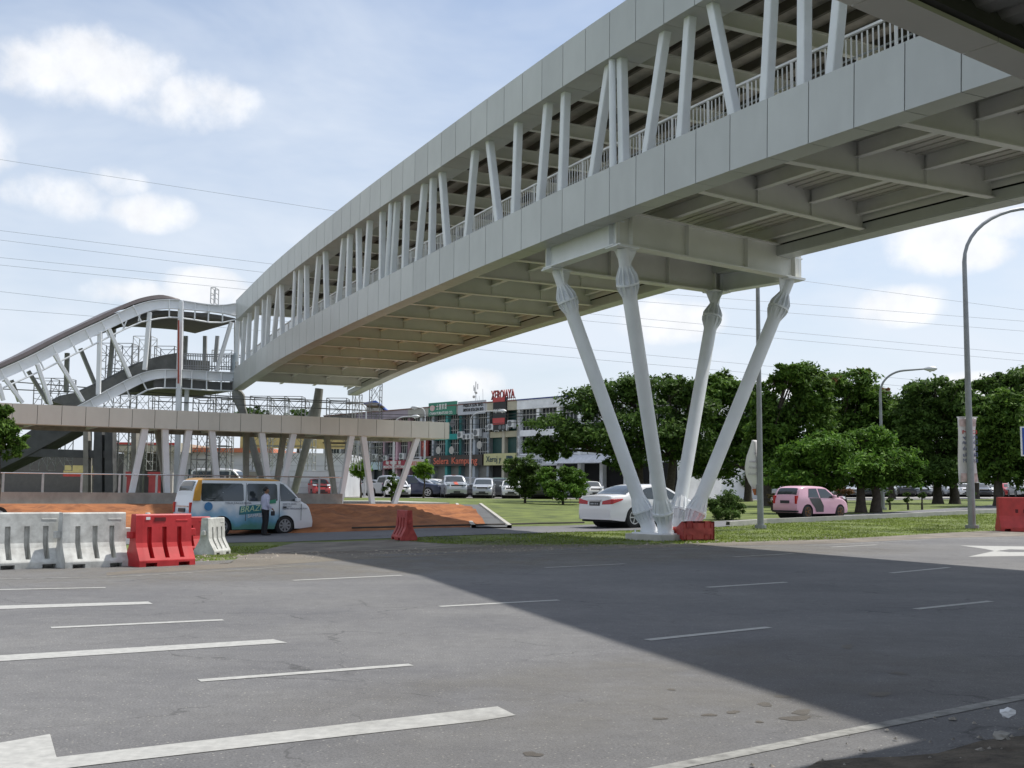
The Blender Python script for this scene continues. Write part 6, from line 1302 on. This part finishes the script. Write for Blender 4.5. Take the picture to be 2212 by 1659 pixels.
# thin pipe along the slip road edge
pp = MB(); P = [g2(x, y) for x, y in [(760, 1146), (850, 1144), (940, 1141.5), (1060, 1138.5), (1160, 1136), (1262, 1134)]]; pp.tube([Vector(a-P[0])+Vector((0, 0, .10)) for a in P], .035, 6); w = pp.build('water_pipe', mat('dark_pipe', (.03, .025, .02), .7)); w.location = tuple(P[0]); tag(w, 'thin dark pipe lying along the far edge of the slip road', 'pipe')
# ================================================================ trees and shrubs
def leaves(name, lobes, n, size, m, parent, o3, flat=.35, seed=1, clump=.15, shell=(.55, 1.08)):
    r = np.random.default_rng(seed); lob = np.array(lobes, float); area = (lob[:, 3]*lob[:, 5])**.8; pr_ = area/area.sum(); ncl = max(12, n//52)
    li = r.choice(len(lob), ncl, p=pr_); d = r.normal(size=(ncl, 3)); d[:, 2] = d[:, 2]*.9+.12; d /= np.linalg.norm(d, axis=1)[:, None]
    rad = r.uniform(*shell, ncl)[:, None]*(1+.10*np.sin(5*d[:, :1]+li[:, None])); cc = lob[li, :3]+d*lob[li, 3:6]*rad
    ci = r.integers(0, ncl, n); sg = lob[li[ci], 3:6].mean(1)[:, None]*clump*np.array([1, 1, .6]); c = cc[ci]+r.normal(size=(n, 3))*sg
    nrm = r.normal(size=(n, 3))*.75+np.array([0, 0, .8])+(c-lob[li[ci], :3])/lob[li[ci], 3:6]*.5; nrm /= np.linalg.norm(nrm, axis=1)[:, None]
    t = np.cross(nrm, r.normal(size=(n, 3))); t /= np.linalg.norm(t, axis=1)[:, None]; b_ = np.cross(nrm, t); s_ = size*r.uniform(.6, 1.3, n)[:, None]
    V = np.stack([c-t*s_, c-b_*s_*.42, c+t*s_, c+b_*s_*.42], 1).reshape(-1, 3)-np.array(o3)
    me = bpy.data.meshes.new(name); me.vertices.add(len(V)); me.vertices.foreach_set('co', V.ravel().astype(np.float32)); me.loops.add(4*n); me.loops.foreach_set('vertex_index', np.arange(4*n, dtype=np.int32)); me.polygons.add(n)
    me.polygons.foreach_set('loop_start', np.arange(0, 4*n, 4, dtype=np.int32)); me.polygons.foreach_set('loop_total', np.full(n, 4, dtype=np.int32)); me.update(); me.validate(); me.materials.append(m)
    o = bpy.data.objects.new(name, me); C.objects.link(o); o.parent = parent; return o
def tree(name, label, cat, Y, lobes, base, n, size, m, trunks, tr=.28, seed=1, brown=None, group=None, thick=1.0, clump=.15, shell=(.55, 1.08)):
    """lobes in photo pixels (u, v, half width, half height) at distance Y"""
    k = Y/F; p = at(base[0], base[1], Y); p[2] = zt(p[0], p[1]); root = thing(name, label, cat, p, 0, group); r_ = random.Random(seed); LB = []
    for j, (u, v, ru, rv) in enumerate(lobes): c = at(u, v, Y+r_.uniform(-.5, .5)*ru*k*thick); LB.append((c[0], c[1], c[2], ru*k, ru*k*thick, rv*k))
    base_lobes = list(LB)
    if cat == 'tree':
        for _ in range(len(base_lobes)*3):
            q = r_.choice(base_lobes); a_ = r_.uniform(0, 6.283); e_ = r_.uniform(-.5, 1.3); f_ = r_.uniform(.85, 1.12); s_ = r_.uniform(.18, .36); LB.append((q[0]+q[3]*math.cos(a_)*math.cos(e_)*f_, q[1]+q[4]*math.sin(a_)*math.cos(e_)*f_, q[2]+q[5]*math.sin(e_)*f_, q[3]*s_, q[4]*s_, q[5]*s_*.9))
    leaves('crown', LB, int(n*1.9), size*.70, m, root, p, seed=seed, clump=clump, shell=shell)
    if brown: leaves('dry_crown', [LB[i] for i in brown], n//26, size*.8, leaf_brown, root, p, seed=seed+9, clump=clump)
    LB = base_lobes; t = MB(); targets = sorted(LB, key=lambda q: -q[3])
    for i, (uu, lean) in enumerate(trunks):
        q = at(uu, base[1], Y); q[2] = zt(q[0], q[1]); b0 = Vector(q-p); zc = min(l[2] for l in LB)-p[2]; hgt = max(.3, zc*1.0); fork = b0+Vector((lean*hgt, 0, hgt)); mid = b0+Vector((lean*hgt*.4+r_.uniform(-.1, .1), 0, hgt*.5))
        t.tube([b0+Vector((0, 0, -.1)), b0+Vector((0, 0, .35)), mid, fork], [tr*1.35, tr, tr*.85, tr*.7], 10)
        for l in LB[i::len(trunks)]:
            e = Vector((l[0], l[1], l[2]))-Vector(p); m1 = fork*.55+e*.45+Vector((0, 0, .25)); t.tube([fork, m1, e+Vector((0, 0, l[5]*.4))], [tr*.5, tr*.3, tr*.09], 7)
            for _ in range(3): a_ = e+Vector((r_.uniform(-1, 1)*l[3]*.8, r_.uniform(-1, 1)*l[4]*.8, r_.uniform(-.2, .8)*l[5])); t.tube([m1, (m1+a_)/2+Vector((0, 0, .1)), a_], [tr*.22, tr*.13, tr*.05], 5)
    t.build('trunk', bark, root, auto=60); return root
tree('rain_tree', 'wide dark rain tree with spreading flat crown behind the two left pier legs', 'tree', 78, [(556, 428, 26, 13), (543, 446, 18, 10), (585, 404, 27, 15), (617, 391, 30, 14), (652, 392, 34, 15), (600, 436, 38, 16), (648, 428, 40, 22), (690, 408, 26, 20), (632, 458, 34, 10), (680, 440, 25, 18), (555, 452, 16, 8), (678, 386, 20, 10)], (641, 500), 19000, .25, leaf_dark, [(641, -.05), (668, .12)], .38, 3, thick=.9, clump=.17)
tree('broadleaf_tree', 'green tree between the two right pier legs and the lamp post with torn banner', 'tree', 84, [(703, 398, 20, 19), (722, 388, 20, 15), (742, 398, 20, 18), (705, 435, 28, 24), (740, 440, 26, 28), (715, 470, 28, 14), (695, 455, 20, 20)], (748, 500), 17000, .27, leaf_mid, [(748, 0), (705, .0)], .3, 5)
tree('tall_tree', 'tallest green tree with a bare forked branch on its left, above the lamp post banner', 'tree', 70, [(774, 384, 12, 9), (788, 372, 14, 9), (803, 378, 20, 15), (812, 395, 18, 24), (806, 428, 24, 30), (772, 430, 22, 24), (790, 462, 30, 18), (765, 455, 20, 18), (766, 402, 10, 10)], (765, 512), 19000, .23, leaf_mid, [(765, .08)], .36, 7)
tree('dry_topped_tree', 'green tree with brown dry twigs on top, left of the far lamp post', 'tree', 82, [(850, 384, 28, 13), (838, 402, 26, 20), (868, 408, 22, 22), (850, 438, 34, 24), (884, 420, 14, 18), (832, 440, 20, 25), (875, 400, 18, 14), (890, 445, 18, 20)], (842, 503), 17000, .26, leaf_mid, [(842, 0)], .3, 8, brown=[0, 6])
tree('low_spreading_tree', 'bright green low spreading tree behind the far lamp post and right of the pink car', 'tree', 58, [(802, 458, 20, 15), (828, 447, 28, 13), (868, 440, 26, 12), (850, 466, 42, 14), (893, 461, 24, 13), (905, 478, 15, 9), (790, 478, 24, 10), (820, 482, 24, 8), (872, 482, 22, 7)], (861, 511), 21000, .17, leafmat('leaf_fresh', (.035, .095, .012), (.15, .27, .04)), [(861, .0), (876, -.04)], .26, 11, clump=.16)
tree('dense_tree', 'dense dark green rounded tree on two trunks left of the big lamp post', 'tree', 76, [(935, 393, 26, 14), (919, 412, 22, 22), (950, 408, 26, 24), (938, 445, 32, 30), (934, 472, 28, 14), (962, 440, 20, 28), (915, 440, 18, 24)], (946, 507), 19000, .24, leaf_dark, [(938, .03), (955, -.02)], .32, 13)
tree('right_tree', 'green tree right of the big lamp post with the banner', 'tree', 68, [(985, 430, 18, 24), (1003, 425, 24, 30), (998, 465, 24, 22), (1022, 440, 22, 30), (985, 410, 14, 14), (1035, 470, 20, 20)], (999, 504), 17000, .22, leaf_mid, [(999, 0)], .3, 15)
tree('far_rain_tree', 'flat crowned dark tree farthest right behind the others', 'tree', 98, [(985, 386, 14, 6), (1008, 382, 24, 9), (1038, 380, 30, 12), (1012, 402, 26, 14), (1050, 400, 34, 18)], (1030, 498), 11000, .30, leaf_dark, [(1030, 0)], .35, 17)
for (lab, nm, Y, lob, bu, n_, sd_, m_) in [
    ('dark tree crown filling the gap behind the bare forked branch', 'back_tree', 104, [(752, 408, 22, 18), (772, 418, 24, 22), (760, 450, 34, 26), (745, 475, 24, 12)], 735, 11000, 61, leaf_dark),
    ('dark tree crown behind the dry topped tree and the far lamp post', 'back_tree', 106, [(880, 408, 22, 14), (900, 418, 24, 18), (890, 450, 34, 26), (905, 472, 26, 14), (868, 440, 20, 20)], 892, 11000, 62, leaf_mid),
    ('dark tree crown filling the gap left of the big lamp post top half', 'back_tree', 108, [(966, 415, 22, 14), (980, 440, 24, 26), (972, 468, 26, 14)], 976, 8000, 63, leaf_dark),
    ('dark tree crown behind the rain tree and the right pier legs', 'back_tree', 110, [(690, 425, 30, 20), (660, 450, 36, 20), (700, 465, 36, 18), (620, 462, 26, 10)], 690, 10000, 64, leaf_dark)]:
    tree(nm, lab, 'tree', Y, lob, (bu, 497), n_, .30, m_, [(bu, 0)], .3, sd_)
tree('roadside_tree', 'leafy green tree at the left edge of the photo in front of the low walkway', 'tree', 38, [(4, 412, 9, 8), (2, 430, 14, 14), (17, 438, 10, 9), (4, 450, 15, 9), (-14, 425, 18, 20), (20, 446, 8, 6)], (-6, 520), 5200, .12, leaf_mid, [(-6, 0)], .12, 19)
for (lab, Y, lob, base, n, s_, m_, nm, sd_) in [
    ('dark bushy shrub with visible stem on the lawn left of the bright one', 72, [(513, 468, 9, 10), (526, 465, 12, 9), (520, 482, 14, 13), (535, 476, 13, 11), (528, 490, 10, 7)], (525, 502), 5200, .13, leaf_dark, 'shrub', 21),
    ('bright green bushy shrub on the lawn left of the white saloon', 70, [(546, 476, 10, 9), (563, 473, 10, 7), (574, 478, 12, 10), (580, 487, 9, 9), (562, 489, 18, 10), (552, 488, 10, 9)], (563, 502), 6500, .12, leafmat('leaf_fresh', (.035, .095, .012), (.15, .27, .04)), 'shrub', 22),
    ('round bright yellow green bush below the left part of the dark shop sign', 88, [(423.5, 471, 10.5, 8), (423.5, 467, 8, 7)], (423.5, 494), 2600, .13, leaf_bright, 'round_bush', 23),
    ('round bright yellow green bush behind the slanting columns', 86, [(361, 471, 10.5, 8), (361, 467, 8, 6)], (361, 494), 2600, .13, leaf_bright, 'round_bush', 24),
    ('low dark shrub between the pier and the lamp post with torn banner', 50, [(717, 506, 10, 9), (728, 501, 13, 9), (738, 508, 8, 8), (725, 512, 16, 7)], (727, 519), 4200, .085, leaf_dark, 'shrub', 25),
    ('sparse young plant behind the last slanting columns', 68, [(392, 482, 7, 10), (396, 491, 6, 6), (388, 489, 6, 6)], (392, 501), 900, .12, leaf_mid, 'young_plant', 26),
    ('reddish brown bush above the left of the pink roof', 75, [(789, 486, 7, 4.5)], (789, 495), 1200, .10, leaf_brown, 'red_bush', 27),
    ('small reddish hedge just above the middle of the pink roof', 76, [(812, 488, 8, 3)], (812, 495), 1000, .09, leaf_brown, 'red_bush', 28),
    ('flat topped reddish shrub right of the leaning trunks base', 68, [(846, 491, 8, 2.6)], (846, 505), 1000, .09, leaf_brown, 'red_bush', 29),
    ('distant dark tree top left of the far raking leg, above the low walkway roof', 120, [(252, 414, 13, 6), (262, 418, 10, 6), (232, 418, 12, 4)], (252, 470), 2600, .25, leaf_dark, 'distant_tree', 30),
    ('distant dark tree top between the far raking legs, above the low walkway roof', 120, [(297, 415, 13, 5), (305, 419, 13, 4)], (297, 470), 2200, .25, leaf_dark, 'distant_tree', 31)]:
    tree(nm, lab, 'bush' if 'bush' in nm or 'shrub' in nm else 'plant' if 'plant' in nm else 'tree', Y, lob, base, n, s_, m_, [(base[0], 0)], .07 if Y < 100 else .2, sd_)
for i, (u, vb_, h1, h2, lab) in enumerate([(772, 508, 12, 5, 'two tier topiary shrub right of the lamp post with torn banner'), (826, 506, 11, 0, 'single ball topiary just left of the leaning trunk pair'), (890, 506, 12, 6, 'two tier topiary under the bright low tree'), (908, 505, 10, 5, 'topiary with thin double stem right of the bright low tree'), (922, 504, 9, 0, 'small topiary left of the twin trunks'), (972, 503, 9, 0, 'small topiary near the foot of the big lamp post')]):
    Y = 62; lob = [(u, vb_-h1, 4.2, 2.6)]+([(u, vb_-h2, 4.6, 2.0)] if h2 else []); tree('topiary', lab, 'topiary', Y, lob, (u, vb_), 700, .07, leaf_dark if i else leafmat('leaf_rust', (.05, .05, .02), (.16, .12, .05)), [(u, 0)], .05, 40+i, group='clipped topiary shrubs on the lawn')
# distant woodland
def woods():
    LB = []; r_ = random.Random(3)
    for i in range(46):
        u = -60+i*27; Y = r_.uniform(215, 260); c = at(u, 480, Y); LB.append((c[0], c[1], r_.uniform(2, 4), 7, 5, r_.uniform(3, 5.5) if u > 560 else r_.uniform(2.5, 4.0)))
    o = leaves('woodland', LB, 26000, .6, leaf_dark, None, (0, 0, 0), seed=77); tag(o, 'far dark band of trees on the horizon behind the car park', 'woodland', kind='stuff')
woods()
# grass blades on the verge between the roads
def grass():
    r = np.random.default_rng(5); n = 90000; s = r.uniform(2, 52, n); t = r.uniform(21.3, 31.5, n); x = s*.8-t*.6; y = s*.6+t*.8
    ys = np.interp(s, [p@RD for p in sl_near], [p@ND for p in sl_near]); keep = (t < ys-.15)
    dn = np.array([g2(*p)[:2] for p in [(230, 1237), (500, 1216), (560, 1190), (640, 1172), (850, 1165), (960, 1176), (1250, 1183), (1500, 1174), (1800, 1165), (2040, 1151), (2230, 1143)]])
    td = np.interp(s, dn@RD, dn@ND); keep &= (t > td+r.normal(0, .12, n)); patch = np.sin(x*1.3)+np.sin(y*1.7+x*.6)+np.sin(s*3.1)*.5; keep &= patch+r.normal(0, .8, n) > -1.1
    s, t, x, y = s[keep], t[keep], x[keep], y[keep]; n = len(s); z = np.array([zt(a, b) for a, b in zip(x, y)])-.02; h = r.uniform(.02, .055, n); w = r.uniform(.010, .020, n); a = r.uniform(0, 6.28, n); ca, sa = np.cos(a)*w, np.sin(a)*w; lx, ly = r.normal(0, .03, n), r.normal(0, .03, n)
    V = np.stack([np.c_[x-ca, y-sa, z], np.c_[x+ca, y+sa, z], np.c_[x+lx, y+ly, z+h]], 1).reshape(-1, 3)
    me = bpy.data.meshes.new('grass'); me.vertices.add(3*n); me.vertices.foreach_set('co', V.ravel().astype(np.float32)); me.loops.add(3*n); me.loops.foreach_set('vertex_index', np.arange(3*n, dtype=np.int32)); me.polygons.add(n); me.polygons.foreach_set('loop_start', np.arange(0, 3*n, 3, dtype=np.int32)); me.polygons.foreach_set('loop_total', np.full(n, 3, dtype=np.int32)); me.update(); me.validate(); me.materials.append(grassb)
    o = bpy.data.objects.new('grass', me); C.objects.link(o); tag(o, 'short green grass on the verge between the main road and the slip road', 'grass', kind='stuff')
grass()
# everything has been parented in local space; tidy part names (no helper suffixes needed)
